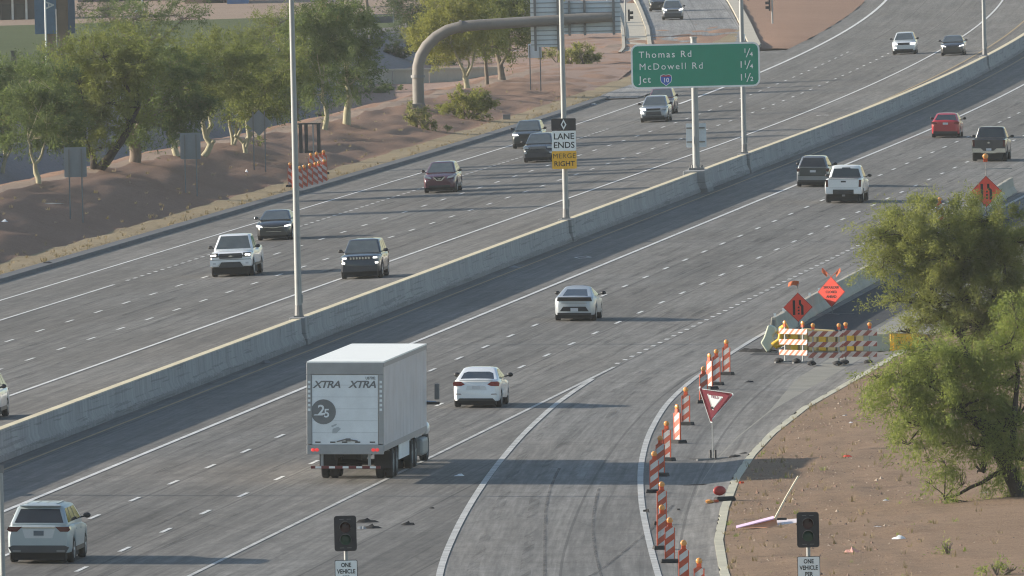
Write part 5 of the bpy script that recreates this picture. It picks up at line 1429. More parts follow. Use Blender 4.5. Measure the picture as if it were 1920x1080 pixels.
scrap((26.10, 543.4), 'black looped scrap on the white ramp edge line', (.22,.2,.12), M_RUBBER, seed=7)
scrap((26.40, 562.1), 'long thin dark strip across the shoulder in the lorry shadow', (1.0,.14,.03), M_RUBBER, seed=8)
scrap((26.74, 566.0), 'dark torn strip near the curb in the lorry shadow', (.6,.2,.05), M_RUBBER, seed=9)
scrap((21.91, 648.4), 'flat black scrap on the shoulder right of the last channelizer', (.40,.25,.06), M_RUBBER, seed=10)
scrap((27.07, 544.4), 'small black lump on the shoulder beside the fifth channelizer', (.14,.12,.07), M_RUBBER, seed=11)
scrap((1.30, 783.5), 'pale crumpled scrap on the shoulder by the median barrier', (.5,.3,.08), M_GALV, seed=12)
scrap((1.13, 669.1), 'dark lump on the median shoulder above the lorry', (.45,.3,.12), M_GALV_DK, seed=13)
scrap((20.03, 679.3), 'black broken bracket on the ground left of the crash cushion', (.9,.4,.16), M_RUBBER, seed=14, n=3)
scrap((30.46, 575.9), 'small bright orange rag on the dirt right of the lorry shadow', (.36,.22,.08), M_SIGN_O, 'rag', seed=15, cat='litter')
scrap((34.97, 509.9), 'crumpled pink and white rag low on the dirt', (.48,.3,.14), PM('pink_rag', (.66,.34,.28), .8), 'rag', seed=16, cat='litter')
scrap((35.97, 516.4), 'crumpled white bag on the dirt left of the hanging branch', (.44,.24,.10), M_WHITE, 'plastic_bag', seed=17, cat='litter')
scrap((34.80, 524.5), 'slim pale stick on the dirt above the white bag', (.30,.08,.03), M_WHITE, 'stick', seed=18, cat='litter')
scrap((33.96, 541.9), 'tiny white paper scrap on the dirt left of the hanging branch', (.2,.12,.04), M_WHITE, 'paper', seed=19, cat='litter')
scrap((28.78, 604.1), 'white paper scrap on the dirt beside the upper leaves', (.2,.12,.05), M_WHITE, 'paper', seed=20, cat='litter')
scrap((28.06, 611.3), 'pale scrap on the dirt a little above the white paper', (.16,.1,.04), M_GALV, 'paper', seed=21, cat='litter')
scrap((36.24, 522.4), 'small black lump on the dirt near the hanging branch', (.14,.12,.08), M_RUBBER, seed=22)
scrap((37.13, 543.4), 'pale broken stick under the lower right tree', (.5,.06,.05), PM('pale_staff', (.62,.56,.42), .6), 'stick', seed=23, cat='litter')
scrap((28.01, 559.7), 'small orange fragment on the curb at the shadow edge', (.16,.1,.08), M_ORANGE, 'litter_scrap', seed=24, cat='litter')
scrap((-30.84, 876.9), 'long pale dead branch lying on the shaded berm', (1.35,.08,.07), PM('dead_wood', (.42,.39,.34), .8), 'dead_branch', seed=25, cat='branch')
scrap((-28.98, 958.3), 'white stone on the shaded berm under the diamond sign', (.22,.2,.16), M_WHITE, 'stone', seed=26, cat='stone')
scrap((-23.69, 1149.6), 'dark and white scrap on the left curb near the ramp nose', (.5,.3,.16), M_GALV, seed=27)
scrap((-30.36, 851.4), 'small white scrap on the shaded berm at the far left edge', (.3,.2,.1), M_WHITE, 'paper', seed=28, cat='litter')
scrap((-24.24, 816.5), 'black scrap on the left curb', (.5,.3,.1), M_RUBBER, seed=29, lift=.15)
MB_ = MB().box((0,0,.16), (.5,.3,.34)); o = MB_.build('utility_box', M_GALV_DK, None, bevel=.02); o.matrix_world = Matrix.Translation(W(*(-26.27, 1104.8))); tag(o, 'small grey utility box on the tan verge below the round bush', 'utility box')
# pebbles and grit scattered over the lower right dirt: nobody could count them
m = MB(); r3 = random.Random(5)
for k in range(5200):
    Y = r3.uniform(455, 690); d = CURB_F(Y)+.35+abs(r3.gauss(0, 1))*4.0+r3.random()*.6
    s = r3.uniform(.012, .036)*(1 if r3.random() < .93 else 2.2); p = W(d, Y, -.01)
    m.add([(p.x-s,p.y,p.z),(p.x+s*.2,p.y-s*1.1,p.z),(p.x+s,p.y+s*.3,p.z),(p.x,p.y+s,p.z),(p.x+s*.1,p.y,p.z+s*r3.uniform(.7,1.3))], [(0,1,4),(1,2,4),(2,3,4),(3,0,4)], r3.choice((0,0,1,2)))
tag(m.build('gravel', [PM('brown_pebble', (.20,.125,.09), .9, var=.3, scale=9), PM('pale_pebble', (.33,.265,.205), .9, var=.3, scale=9), PM('dark_pebble', (.085,.06,.05), .9)]), 'pebbles strewn over the red brown dirt', kind='stuff')
# ------------------------------------------------------------------ trees and shrubs
def quads_mesh(name, P, tone, mat):
    n = len(P)
    me = bpy.data.meshes.new(name)
    me.vertices.add(n*4); me.vertices.foreach_set('co', P.reshape(-1).astype(np.float32))
    me.loops.add(n*4); me.loops.foreach_set('vertex_index', np.arange(n*4, dtype=np.int32))
    me.polygons.add(n); me.polygons.foreach_set('loop_start', np.arange(0, n*4, 4, dtype=np.int32))
    me.materials.append(mat)
    at = me.attributes.new('tone', 'FLOAT', 'POINT'); at.data.foreach_set('value', np.repeat(tone, 4).astype(np.float32))
    me.update(calc_edges=True)
    return me
def leaf_cloud(blobs, dens, ll, lw, droop, spread=.30, mat=None, sub=9, shell=.5):
    """blobs: (x,y,z,rx,ry,rz[,k]) -> feathery sprays of slim leaves gathered into tufts"""
    Ps = []; Ts = []
    for b in blobs:
        x, y, z, rx, ry, rz = b[:6]; k = b[6] if len(b) > 6 else 1.0
        area = math.pi*rx*rz
        n = int(area*dens*k)
        nt = max(5, int(area*sub))
        v = rng.normal(size=(nt, 3)); v /= np.linalg.norm(v, axis=1)[:, None]
        rad = shell+(1-shell)*rng.random((nt, 1))**.6
        rad *= 1+.27*rng.normal(size=(nt, 1))
        tc = v*rad*np.array([rx, ry, rz])+np.array([x, y, z])
        td = v*np.array([1, 1, .55])+np.array([0, 0, .25-droop])+rng.normal(size=(nt, 3))*.35
        td /= np.linalg.norm(td, axis=1)[:, None]
        tl = spread*(.7+.9*rng.random(nt))
        tt = rng.random(nt)
        ti = rng.integers(0, nt, n)
        a = rng.random((n, 1))
        p = tc[ti]+td[ti]*(a*tl[ti][:, None]*1.6)+rng.normal(size=(n, 3))*(tl[ti][:, None]*.30)
        p[:, 2] -= droop*.35*(a[:, 0]**2)*tl[ti]*2
        dr = td[ti]*.8+rng.normal(size=(n, 3))*.75+np.array([0, 0, -droop*.6])
        dr /= np.linalg.norm(dr, axis=1)[:, None]
        sd = np.cross(dr, rng.normal(size=(n, 3))); sd /= np.linalg.norm(sd, axis=1)[:, None]+1e-9
        L = ll*(.6+.8*rng.random((n, 1))); w = lw*(.6+.8*rng.random((n, 1)))
        Ps.append(np.stack([p, p+dr*L*.5+sd*w, p+dr*L, p+dr*L*.5-sd*w], axis=1))
        Ts.append(np.clip(tt[ti]*.75+rng.random(n)*.35-.05, 0, 1))
    return np.concatenate(Ps), np.concatenate(Ts)
BARK_PALE = bark_mat('pale_smooth_bark', (.26,.24,.16), (.42,.38,.26))
BARK_MID = bark_mat('grey_brown_bark', (.13,.105,.085), (.23,.19,.15))
BARK_DARK = bark_mat('dark_mesquite_bark', (.035,.03,.026), (.085,.072,.06))
LEAF_OLIVE = leaf_mat('olive_leaves', (.085,.112,.040), (.215,.235,.080))
LEAF_DUSK = leaf_mat('dull_green_leaves', (.065,.100,.048), (.155,.195,.078))
LEAF_BRIGHT = leaf_mat('yellow_green_leaves', (.15,.165,.05), (.31,.31,.10))
LEAF_MESQ = leaf_mat('mesquite_leaves', (.118,.146,.054), (.30,.315,.11))
LEAF_MESQ2 = leaf_mat('fresh_mesquite_leaves', (.118,.158,.052), (.29,.33,.105))
LEAF_SAGE = leaf_mat('sage_shrub_leaves', (.15,.155,.075), (.29,.285,.135))
LEAF_DARKFAR = leaf_mat('dark_evergreen_leaves', (.035,.055,.034), (.080,.105,.052))
def crook(path, amt):
    o = []
    for i, (a, b) in enumerate(zip(path, path[1:])):
        o.append(a)
        o.append(tuple((a[k]+b[k])/2+random.uniform(-amt, amt) for k in range(3)))
    o.append(path[-1]); return o
def tree(label, base, limbs, blobs, leaf, bark, dens=820, ll=.25, lw=.025, droop=.15, group='trees on the left berm', depth=.9, cat='tree', name='palo_verde_tree', spread=.42, twigs=2, sub=8):
    """limbs: lists of (x,z,radius) in metres from the base; blobs: (x,z,rx,rz)"""
    d, Y = base
    t = thing(name, label, cat, W(d, Y, -.05), group)
    m = MB()
    yj = {}
    for li, limb in enumerate(limbs):
        p = []
        for i, (x, z, r) in enumerate(limb):
            key = (round(x, 2), round(z, 2))
            if key not in yj: yj[key] = 0.0 if z < .3 else random.uniform(-.25, .25)*min(1.5, z)
            p.append((x, yj[key], z))
        rad = [q[2]*(1.2 if bark is BARK_PALE else 1.0) for q in limb]
        pp = crook(p, .045*(1+rad[0]*2)); rr = []
        for i in range(len(rad)-1): rr += [rad[i], (rad[i]+rad[i+1])/2]
        rr.append(rad[-1])
        m.tube(pp, rr, 8)
    bl = []
    for b in blobs:
        x, z, rx, rz = b[:4]; k = b[4] if len(b) > 4 else 1.0
        bl.append((x, random.uniform(-.45, .45)*rx, z, rx, max(rx, rz)*depth, rz, k))
    # branches that carry the foliage
    tips = [l[-1] for l in limbs]
    for b in bl:
        q = min(tips, key=lambda w: (w[0]-b[0])**2+(w[1]-b[2])**2)
        s = (q[0], yj.get((round(q[0], 2), round(q[1], 2)), 0), q[1])
        e = (b[0], b[1], b[2]-b[5]*.2)
        mid = tuple((s[k]+e[k])/2+random.uniform(-.15, .15) for k in range(3))
        r0 = max(.025, q[2]*.75)
        m.tube(crook([s, mid, e], .06), [r0, r0*.85, r0*.7, r0*.5, r0*.35], 6)
        for k in range(5+twigs):
            a = random.uniform(0, 2*math.pi); c = random.uniform(-.5, .9)
            f = (b[0]+b[3]*.85*math.cos(a)*math.sqrt(1-min(1, c*c)), b[1]+b[4]*.85*math.sin(a)*math.sqrt(1-min(1, c*c)), b[2]+b[5]*.85*c)
            md = tuple((e[j]+f[j])/2+random.uniform(-.1, .1) for j in range(3))
            m.tube([e, md, f], [r0*.4, r0*.28, .008], 4)
    m.build('trunk', bark, t, smooth=50)
    P, T = leaf_cloud(bl, dens, ll, lw, droop, spread, sub=sub)
    o = bpy.data.objects.new('crown', quads_mesh('crown', P, T, leaf)); C.objects.link(o); o.parent = t
    return t
def shrub(label, base, blobs, leaf, dens=1300, ll=.18, lw=.026, group='shrubs', name='shrub', sub=14):
    d, Y = base
    t = thing(name, label, 'shrub', W(d, Y), group)
    bl = [(b[0], random.uniform(-.3, .3)*b[2], b[1], b[2], b[2]*.9, b[3], b[4] if len(b) > 4 else 1) for b in blobs]
    m = MB()
    for b in bl:
        for k in range(6):
            a = random.uniform(0, 6.28); m.tube([(b[0]*.3, b[1]*.3, -.05), (b[0]+b[3]*.4*math.cos(a), b[1]+b[4]*.4*math.sin(a), b[2]*.9), (b[0]+b[3]*.7*math.cos(a), b[1]+b[4]*.7*math.sin(a), b[2]+b[5]*.4)], [.03,.02,.008], 5)
    m.build('stems', BARK_MID, t)
    P, T = leaf_cloud(bl, dens, ll, lw, .0, .22, sub=sub, shell=.35)
    o = bpy.data.objects.new('foliage', quads_mesh('foliage', P, T, leaf)); C.objects.link(o); o.parent = t
    return t
tree('pale trunked tree cut by the left edge of the view', (-48.10, 1003.0), [[(0.00,0.05,0.11),(0.18,0.84,0.09),(0.07,1.64,0.07)], [(0.18,0.84,0.06),(0.64,1.63,0.05)]], [(0.25,3.87,1.85,1.53), (-1.33,4.38,1.91,1.75), (1.18,2.89,1.43,0.96), (-0.03,5.63,1.59,1.27), (0.78,2.04,0.96,0.45,0.5)], LEAF_DUSK, BARK_PALE)
tree('small tree with a pale forked trunk near the left edge', (-33.37, 892.6), [[(0.06,0.05,0.12),(-0.07,0.62,0.12),(-0.12,1.10,0.09)], [(-0.12,1.10,0.07),(-0.33,1.76,0.06),(-0.43,2.41,0.05)], [(-0.12,1.10,0.08),(0.26,1.60,0.06),(0.42,2.17,0.05)]], [(0.57,3.53,1.64,1.30), (-0.35,4.60,1.42,1.28), (1.23,2.72,1.19,0.68), (0.81,5.28,1.42,0.99), (-0.19,2.61,1.02,0.57,0.7)], LEAF_DUSK, BARK_PALE)
tree('dark leaning tree with a wide crown on the left berm', (-33.58, 923.3), [[(0.06,0.05,0.3),(0.66,0.68,0.26),(1.36,1.60,0.22),(1.91,2.53,0.16)], [(-0.15,0.05,0.22),(-0.19,0.58,0.18),(-0.30,1.05,0.12)], [(1.91,2.53,0.13),(2.40,3.46,0.1)], [(-0.19,0.64,0.09),(-0.64,1.71,0.07)]], [(-0.85,5.00,1.70,1.29), (0.74,3.94,1.82,1.47), (-0.68,2.21,1.35,1.06), (1.56,5.29,1.70,1.23), (-1.53,3.55,1.41,1.35), (0.50,6.38,1.61,0.76), (2.46,6.04,1.52,1.00), (-0.21,1.17,0.70,0.47,0.6), (1.74,2.74,1.17,0.70,0.6)], LEAF_OLIVE, BARK_DARK, twigs=4)
tree('thick grey trunked tree with a drooping crown on the berm', (-33.30, 939.7), [[(0.00,0.05,0.34),(0.05,0.80,0.33),(0.00,1.33,0.3)], [(0.00,1.33,0.16),(0.33,2.43,0.12)], [(-0.00,1.27,0.14),(-0.24,2.36,0.1)]], [(1.24,3.31,1.73,1.49), (2.46,4.38,1.73,1.37), (1.59,5.48,1.67,0.89), (3.04,3.41,1.25,1.19), (0.32,2.10,1.01,0.72), (2.59,2.47,0.89,0.84,0.5), (2.10,1.94,0.48,0.78,0.35)], LEAF_DUSK, BARK_MID, droop=.5)
tree('pale crooked tree with a looped low limb, behind a sign back', (-32.85, 957.7), [[(0.03,0.02,0.16),(-0.14,0.54,0.16),(0.14,0.90,0.1)], [(-0.14,0.54,0.08),(-0.40,1.34,0.07),(-0.26,1.82,0.06),(0.12,1.33,0.04)], [(-0.40,1.34,0.06),(-0.16,2.24,0.06),(0.16,2.91,0.05)]], [(1.25,4.10,1.28,1.03), (1.96,5.54,1.46,1.03), (0.73,5.08,1.22,0.79)], LEAF_OLIVE, BARK_PALE)
tree('pale tree with a twisted double trunk on the berm', (-32.04, 965.1), [[(-0.09,0.02,0.15),(0.35,0.69,0.16),(0.09,1.15,0.13),(-0.05,1.98,0.11),(0.06,2.75,0.09)], [(0.09,1.15,0.12),(0.44,1.79,0.11),(0.33,2.47,0.09),(0.04,2.84,0.08)], [(0.35,0.69,0.12),(0.57,0.93,0.1)]], [(1.30,5.69,1.41,0.98), (0.60,4.48,1.29,1.04), (1.70,4.70,1.16,0.92), (0.51,3.32,0.80,0.55,0.6)], LEAF_OLIVE, BARK_PALE)
tree('many stemmed pale tree on the berm, left of a pair', (-32.62, 986.7), [[(-0.03,0.02,0.1),(-0.08,0.84,0.08),(-0.18,1.62,0.06)], [(0.03,0.11,0.1),(0.21,0.95,0.08),(0.32,1.70,0.06)], [(0.03,0.11,0.09),(0.49,1.04,0.07),(0.42,1.83,0.06)]], [(0.43,3.71,1.75,1.19), (1.27,4.94,1.63,1.07), (-0.09,2.72,1.32,0.81), (0.65,2.39,0.94,0.50,0.7)], LEAF_OLIVE, BARK_PALE)
tree('low forked pale tree on the berm below the diamond sign back', (-31.12, 979.2), [[(-0.03,0.02,0.11),(-0.08,0.67,0.12),(0.43,1.35,0.1)], [(-0.08,0.67,0.09),(-0.63,1.18,0.07)], [(0.04,0.48,0.09),(0.21,1.04,0.09),(0.08,2.04,0.07)]], [(1.30,3.82,1.55,1.18), (2.01,5.04,1.55,1.18), (0.78,2.77,1.31,0.62), (1.65,2.66,0.93,0.62,0.5)], LEAF_OLIVE, BARK_PALE)
tree('slim pale crooked tree right of the left light pole', (-31.96, 1036.3), [[(-0.07,0.02,0.14),(0.08,0.67,0.14),(0.06,1.37,0.1),(-0.12,1.86,0.09),(-0.07,2.52,0.07)]], [(-0.70,3.79,1.38,1.51), (-1.07,5.11,1.32,1.45), (0.20,5.74,1.51,1.64), (-0.43,7.07,1.58,1.45), (-0.28,2.36,0.79,0.66,0.5)], LEAF_DUSK, BARK_PALE, droop=.35)
tree('pale trunked tree with a tall dark crown near the curved arm', (-32.01, 1051.2), [[(-0.00,0.02,0.22),(0.06,1.05,0.18),(0.24,1.81,0.14),(0.06,2.55,0.11)]], [(0.09,4.06,1.40,1.94), (0.47,5.88,1.27,1.67), (-0.16,7.30,1.47,1.33), (0.67,3.14,0.80,1.07), (-0.67,2.90,0.73,0.73,0.6)], LEAF_DUSK, BARK_PALE, droop=.4)
tree('bright yellow green tree with a splayed trunk behind the curved arm', (-33.86, 1169.7), [[(0.04,0.01,0.17),(-0.02,0.61,0.16),(-0.09,0.98,0.12)], [(-0.09,0.98,0.1),(-0.44,1.81,0.08),(-0.79,2.67,0.07),(-1.04,3.23,0.05)], [(-0.02,0.76,0.09),(0.37,1.53,0.07),(0.65,2.64,0.06)], [(-0.09,0.98,0.07),(0.22,1.72,0.06),(0.09,2.54,0.05)]], [(-1.29,3.91,2.15,1.56), (0.36,4.54,2.15,1.49), (-2.64,3.34,1.19,0.97), (-0.88,5.53,2.23,1.19), (-1.77,2.36,1.34,0.59,0.6), (0.26,3.05,1.34,0.67,0.5)], LEAF_BRIGHT, BARK_PALE, name='palo_verde_tree')
tree('slim trunked tree between the bright tree and the thick one', (-33.59, 1185.6), [[(-0.00,0.01,0.15),(-0.05,1.11,0.13),(-0.14,2.31,0.1)]], [(-0.41,3.30,1.28,0.98), (0.07,4.87,1.58,1.35), (0.51,2.79,0.98,0.60,0.6)], LEAF_OLIVE, BARK_MID)
tree('thick trunked spreading tree left of the overhead sign backs', (-33.68, 1202.5), [[(-0.00,0.01,0.28),(-0.13,1.16,0.2),(-0.40,2.47,0.14)], [(-0.09,1.16,0.12),(0.62,2.29,0.09)]], [(0.46,3.52,1.76,1.30), (0.88,5.11,2.14,1.37), (-0.81,4.54,1.60,1.30), (1.20,2.43,1.15,0.76,0.5), (-0.40,2.47,1.15,0.69,0.6)], LEAF_OLIVE, BARK_MID)
tree('big mesquite tree leaning over the closed shoulder on the right', (30.43, 652.6), [[(0.12,-0.10,0.2),(-0.35,0.93,0.16),(-0.75,1.56,0.14),(-1.24,2.20,0.12)], [(-1.24,2.20,0.09),(-1.75,3.31,0.08),(-2.15,4.21,0.06),(-2.80,4.68,0.04),(-3.62,5.20,0.02)], [(-0.75,1.56,0.1),(-0.55,3.18,0.09),(-0.27,4.93,0.06)], [(-1.75,3.31,0.06),(-1.14,4.64,0.05),(-0.91,5.67,0.03)], [(-0.35,0.93,0.1),(0.68,2.53,0.08),(1.13,4.38,0.05)], [(-2.15,4.21,0.04),(-2.81,4.31,0.03),(-3.53,4.49,0.015)]], [(-2.54,5.34,1.33,0.66), (-3.50,5.15,0.83,0.37,0.6), (-1.36,5.85,1.53,0.62), (0.54,5.85,1.57,0.58), (-0.90,4.47,1.74,0.87), (0.76,4.43,1.66,1.12), (-2.36,4.05,1.12,0.66), (-3.18,4.36,0.87,0.46,0.6), (-0.56,2.84,1.57,0.91), (1.18,2.72,1.24,1.16), (-1.76,2.79,0.83,0.70,0.7), (-2.56,6.13,0.91,0.29,0.5), (1.67,5.08,1.04,0.83), (-1.93,1.96,0.70,0.54,0.6), (-2.84,2.81,0.70,0.50,0.5), (0.45,1.70,1.16,0.91), (1.60,1.88,0.83,1.04), (-0.13,3.58,1.24,0.83), (-0.92,5.26,1.45,0.83), (-2.80,4.68,1.16,0.70,0.8), (-0.59,1.52,0.83,0.62,0.7), (-2.66,1.56,0.54,0.29,0.35), (-3.64,4.08,0.75,0.41,0.45), (-3.50,5.73,0.83,0.25,0.4)], LEAF_MESQ, BARK_DARK, group='mesquite trees on the right',name='mesquite_tree',dens=2500,ll=.14,lw=.014,droop=.15,spread=.36,twigs=9,sub=12)
tree('lower mesquite tree with hanging green sprays at the right edge', (38.53, 538.5), [[(-0.00,-0.10,0.26),(-0.41,1.00,0.24),(-0.83,1.83,0.2),(-1.19,2.56,0.14)], [(-0.41,1.00,0.09),(-1.27,0.59,0.06),(-1.96,0.27,0.05),(-2.48,0.11,0.02)], [(-0.83,1.83,0.12),(-1.90,3.01,0.08),(-2.91,3.77,0.05)], [(-0.41,1.00,0.13),(-0.21,2.37,0.1),(0.00,4.08,0.06)], [(-1.19,2.56,0.09),(-2.08,2.58,0.06),(-3.11,2.43,0.04)], [(0.00,4.08,0.06),(-0.23,5.11,0.04)]], [(-3.60,3.85,0.96,0.55), (-2.56,4.17,1.09,0.65), (-4.48,4.08,0.48,0.21,0.4), (-3.25,2.69,0.92,0.62), (-2.07,3.01,1.27,0.85), (-1.03,3.84,1.13,0.85), (-0.46,4.98,0.96,0.82), (-2.61,1.98,0.75,0.38,0.6), (-3.60,1.93,0.58,0.31,0.4), (-1.28,1.88,0.75,0.44,0.4), (-0.39,1.60,0.58,0.44,0.6), (-0.16,0.65,0.24,0.75,0.6), (-0.52,-0.20,0.21,0.51,0.6), (-1.91,0.61,0.22,0.51,0.8), (-1.84,-0.25,0.21,0.44,0.9), (-1.78,-0.77,0.19,0.27,0.9), (-2.42,1.25,0.24,0.31,0.6), (-1.26,1.06,0.24,0.44,0.6), (-0.10,-0.80,0.17,0.41,0.6), (-2.90,0.63,0.21,0.24,0.5), (-1.52,4.80,0.85,0.44,0.8), (-0.04,5.96,0.58,0.68,0.9), (-1.86,4.80,1.03,0.44,0.8), (-2.89,4.83,0.85,0.27,0.6), (-3.78,3.14,0.68,0.51,0.8), (-0.11,2.71,0.85,0.85,0.8), (-2.97,1.40,0.34,0.38,0.4), (-0.14,1.51,0.62,0.85,0.5), (-0.55,2.38,0.85,0.68,0.6), (-2.55,4.82,1.03,0.41,0.6), (-3.76,4.16,0.85,0.44,0.6)], LEAF_MESQ2, BARK_DARK, group='mesquite trees on the right',name='mesquite_tree',dens=2600,ll=.14,lw=.014,droop=.6,spread=.38,twigs=9,sub=13)
shrub('low grey green bush at the foot of the curved arm', (-28.69, 1066.8), [(-0.66,0.95,0.75,0.44), (0.21,0.45,0.88,0.47)], LEAF_SAGE)
shrub('round green bush on the berm right of the curved arm', (-28.32, 1098.5), [(0.13,0.95,1.46,0.77), (-0.65,0.76,1.05,0.59), (0.82,0.59,0.84,0.49)], LEAF_BRIGHT)
shrub('leftmost grey bush of the clump under the overhead sign backs', (-35.08, 1288.4), [(-0.11,0.54,0.98,0.57)], LEAF_SAGE)
shrub('middle grey bush of the clump under the overhead sign backs', (-33.37, 1278.1), [(-0.15,0.74,1.05,0.69)], LEAF_SAGE)
shrub('yellowish bush at the right of the clump under the overhead sign backs', (-32.46, 1277.8), [(0.02,0.82,0.97,0.69), (0.66,0.56,0.49,0.49)], LEAF_BRIGHT)
shrub('dark green bush growing in the swale before the headwall, left one', (-45.22, 1227.3), [(0.01,0.44,1.40,0.39), (1.17,0.26,0.86,0.31)], LEAF_DUSK)
shrub('dark green bush growing in the swale before the headwall, right one', (-43.31, 1230.5), [(-0.11,0.44,0.78,0.27)], LEAF_DUSK)
shrub('dark shrub behind the headwall left of the curved arm', (-48.14, 1300.0), [(-0.40,0.67,1.07,0.50), (0.63,0.40,0.91,0.50)], LEAF_DARKFAR)
shrub('dull shrub behind the headwall inside the bend of the arm', (-44.63, 1300.0), [(-0.19,0.67,1.07,0.66), (1.04,0.47,0.74,0.58)], LEAF_DUSK)
shrub('weedy tuft at the foot of a pale trunk on the berm', (-32.00, 995.1), [(0.00,0.18,0.22,0.19)], LEAF_OLIVE)
shrub('green weeds under the leaning dark trunk', (-47.47, 1046.1), [(0.00,0.18,0.53,0.43)], LEAF_OLIVE)
shrub('small green weeds at the bottom right corner of the dirt', (40.36, 492.6), [(-0.07,0.26,0.38,0.19), (0.39,0.17,0.28,0.16)], LEAF_MESQ2, dens=900,ll=.12,lw=.016)
shrub('low weeds on the dirt left of the hanging sprays', (38.18, 505.5), [(-0.07,0.29,0.26,0.19)], LEAF_MESQ2, dens=700,ll=.12,lw=.016)
shrub('yellow brown scrub behind the wide overhead sign back', (-41.23, 1460.0), [(-0.45,0.75,1.39,0.74), (0.94,0.63,1.30,0.74), (-1.83,1.06,1.39,0.83)], LEAF_BRIGHT)
shrub('dull scrub behind the fence at the crest of the distant ramp, left end', (-42.71, 1640.0), [(-1.03,0.34,2.08,0.73), (0.79,0.19,1.56,0.52)], LEAF_DUSK)
shrub('dull scrub behind the fence at the crest of the distant ramp, middle', (-37.37, 1660.0), [(-1.05,0.34,2.63,0.63), (2.12,0.27,2.63,0.63)], LEAF_SAGE)
shrub('dark scrub patch behind the fence right of the ramp crest', (-32.25, 1670.0), [(0.01,0.42,2.65,0.64)], LEAF_DUSK)
tree('dark evergreen tree behind the bright yellow green one', (-48.28, 1330.0), [[(0.00,0.00,0.2),(-0.06,1.27,0.16)]], [(-0.39,1.45,1.44,1.35), (-0.69,3.14,1.52,1.69), (0.58,3.37,1.52,1.69), (1.05,1.67,1.27,1.27)], LEAF_DARKFAR, BARK_MID, group='trees in the distance',name='evergreen_tree',dens=330,)
tree('dark evergreen filling the gap behind the thick trunked trees', (-43.73, 1400.0), [[(0.00,0.00,0.2),(0.04,1.56,0.16)]], [(-0.39,2.45,1.78,1.51), (0.75,3.76,1.96,1.60), (-1.70,3.60,1.78,1.51)], LEAF_DARKFAR, BARK_MID, group='trees in the distance',name='evergreen_tree',dens=330,)
tree('grey green tree behind the left light pole crowns', (-41.46, 1120.0), [[(0.00,0.00,0.2),(0.03,1.42,0.16)]], [(-0.30,2.50,1.56,1.28), (-1.16,3.76,1.56,1.07), (0.11,4.62,1.42,1.42), (-1.89,2.89,1.21,1.07)], LEAF_DUSK, BARK_MID, group='trees in the distance',name='evergreen_tree',dens=330,)
tree('olive tree behind the middle berm trees', (-47.74, 1140.0), [[(0.00,0.00,0.2),(0.03,1.45,0.16)]], [(-0.28,3.45,1.59,0.94), (-1.72,3.73,1.59,0.87), (1.53,3.66,1.45,0.94), (-3.18,3.51,1.45,0.80)], LEAF_OLIVE, BARK_MID, group='trees in the distance',name='evergreen_tree',dens=330,)
tree('dull green tree behind the leaning dark tree', (-54.78, 1120.0), [[(0.00,0.00,0.2),(0.03,1.07,0.16)]], [(-0.11,3.03,1.78,0.92), (1.85,3.16,1.64,0.92), (3.45,3.05,1.42,0.85), (-1.02,1.98,1.28,0.85)], LEAF_OLIVE, BARK_MID, group='trees in the distance',name='evergreen_tree',dens=330,)
tree('pale scrub tree along the top edge beside the tan wall', (-65.62, 1420.0), [[(0.00,0.00,0.16),(0.02,0.77,0.12)]], [(-0.66,0.74,1.35,0.72), (0.70,0.98,1.35,0.81)], LEAF_OLIVE, BARK_MID, group='trees in the distance',name='evergreen_tree',dens=300,)
tree('dark tree along the top edge over the long grey building', (-85.69, 1500.0), [[(0.00,0.00,0.16),(0.02,0.95,0.12)]], [(-0.93,0.97,1.90,0.76), (1.45,1.01,1.90,0.76)], LEAF_DUSK, BARK_MID, group='trees in the distance',name='evergreen_tree',dens=300,)
tree('dark evergreen beyond the field, right of the wire fence screen', (-57.71, 1460.0), [[(0.00,0.00,0.2),(0.03,1.39,0.16)]], [(0.36,1.38,1.11,1.39), (0.93,-0.02,0.93,0.93)], LEAF_DARKFAR, BARK_MID, group='trees in the distance',name='evergreen_tree',dens=330,)
tree('broad olive tree in the second row at the left, over the lawn', (-60.10, 1130.0), [[(0.00,0.00,0.2),(0.02,0.90,0.16)]], [(-0.15,1.44,1.65,0.65), (1.85,2.11,1.29,0.79), (1.46,1.04,1.43,0.72)], LEAF_DUSK, BARK_MID, group='trees in the distance',name='evergreen_tree',dens=330,)
tree('tall grey green tree in the second row behind the leaning tree', (-54.84, 1150.0), [[(0.00,0.00,0.2),(0.03,1.46,0.16)]], [(-0.27,4.17,1.61,0.95), (1.56,4.28,1.61,0.88), (-1.73,3.99,1.46,0.80), (3.20,4.09,1.46,0.80)], LEAF_DUSK, BARK_MID, group='trees in the distance',name='evergreen_tree',dens=330,)
tree('tall olive tree in the second row left of the light pole', (-48.06, 1160.0), [[(0.00,0.00,0.2),(0.03,1.47,0.16)]], [(-1.00,4.45,1.69,0.96), (0.85,4.70,1.69,1.10), (-2.66,4.41,1.47,0.81), (2.32,4.74,1.47,1.33), (1.98,5.85,1.25,0.96)], LEAF_OLIVE, BARK_MID, group='trees in the distance',name='evergreen_tree',dens=330,)
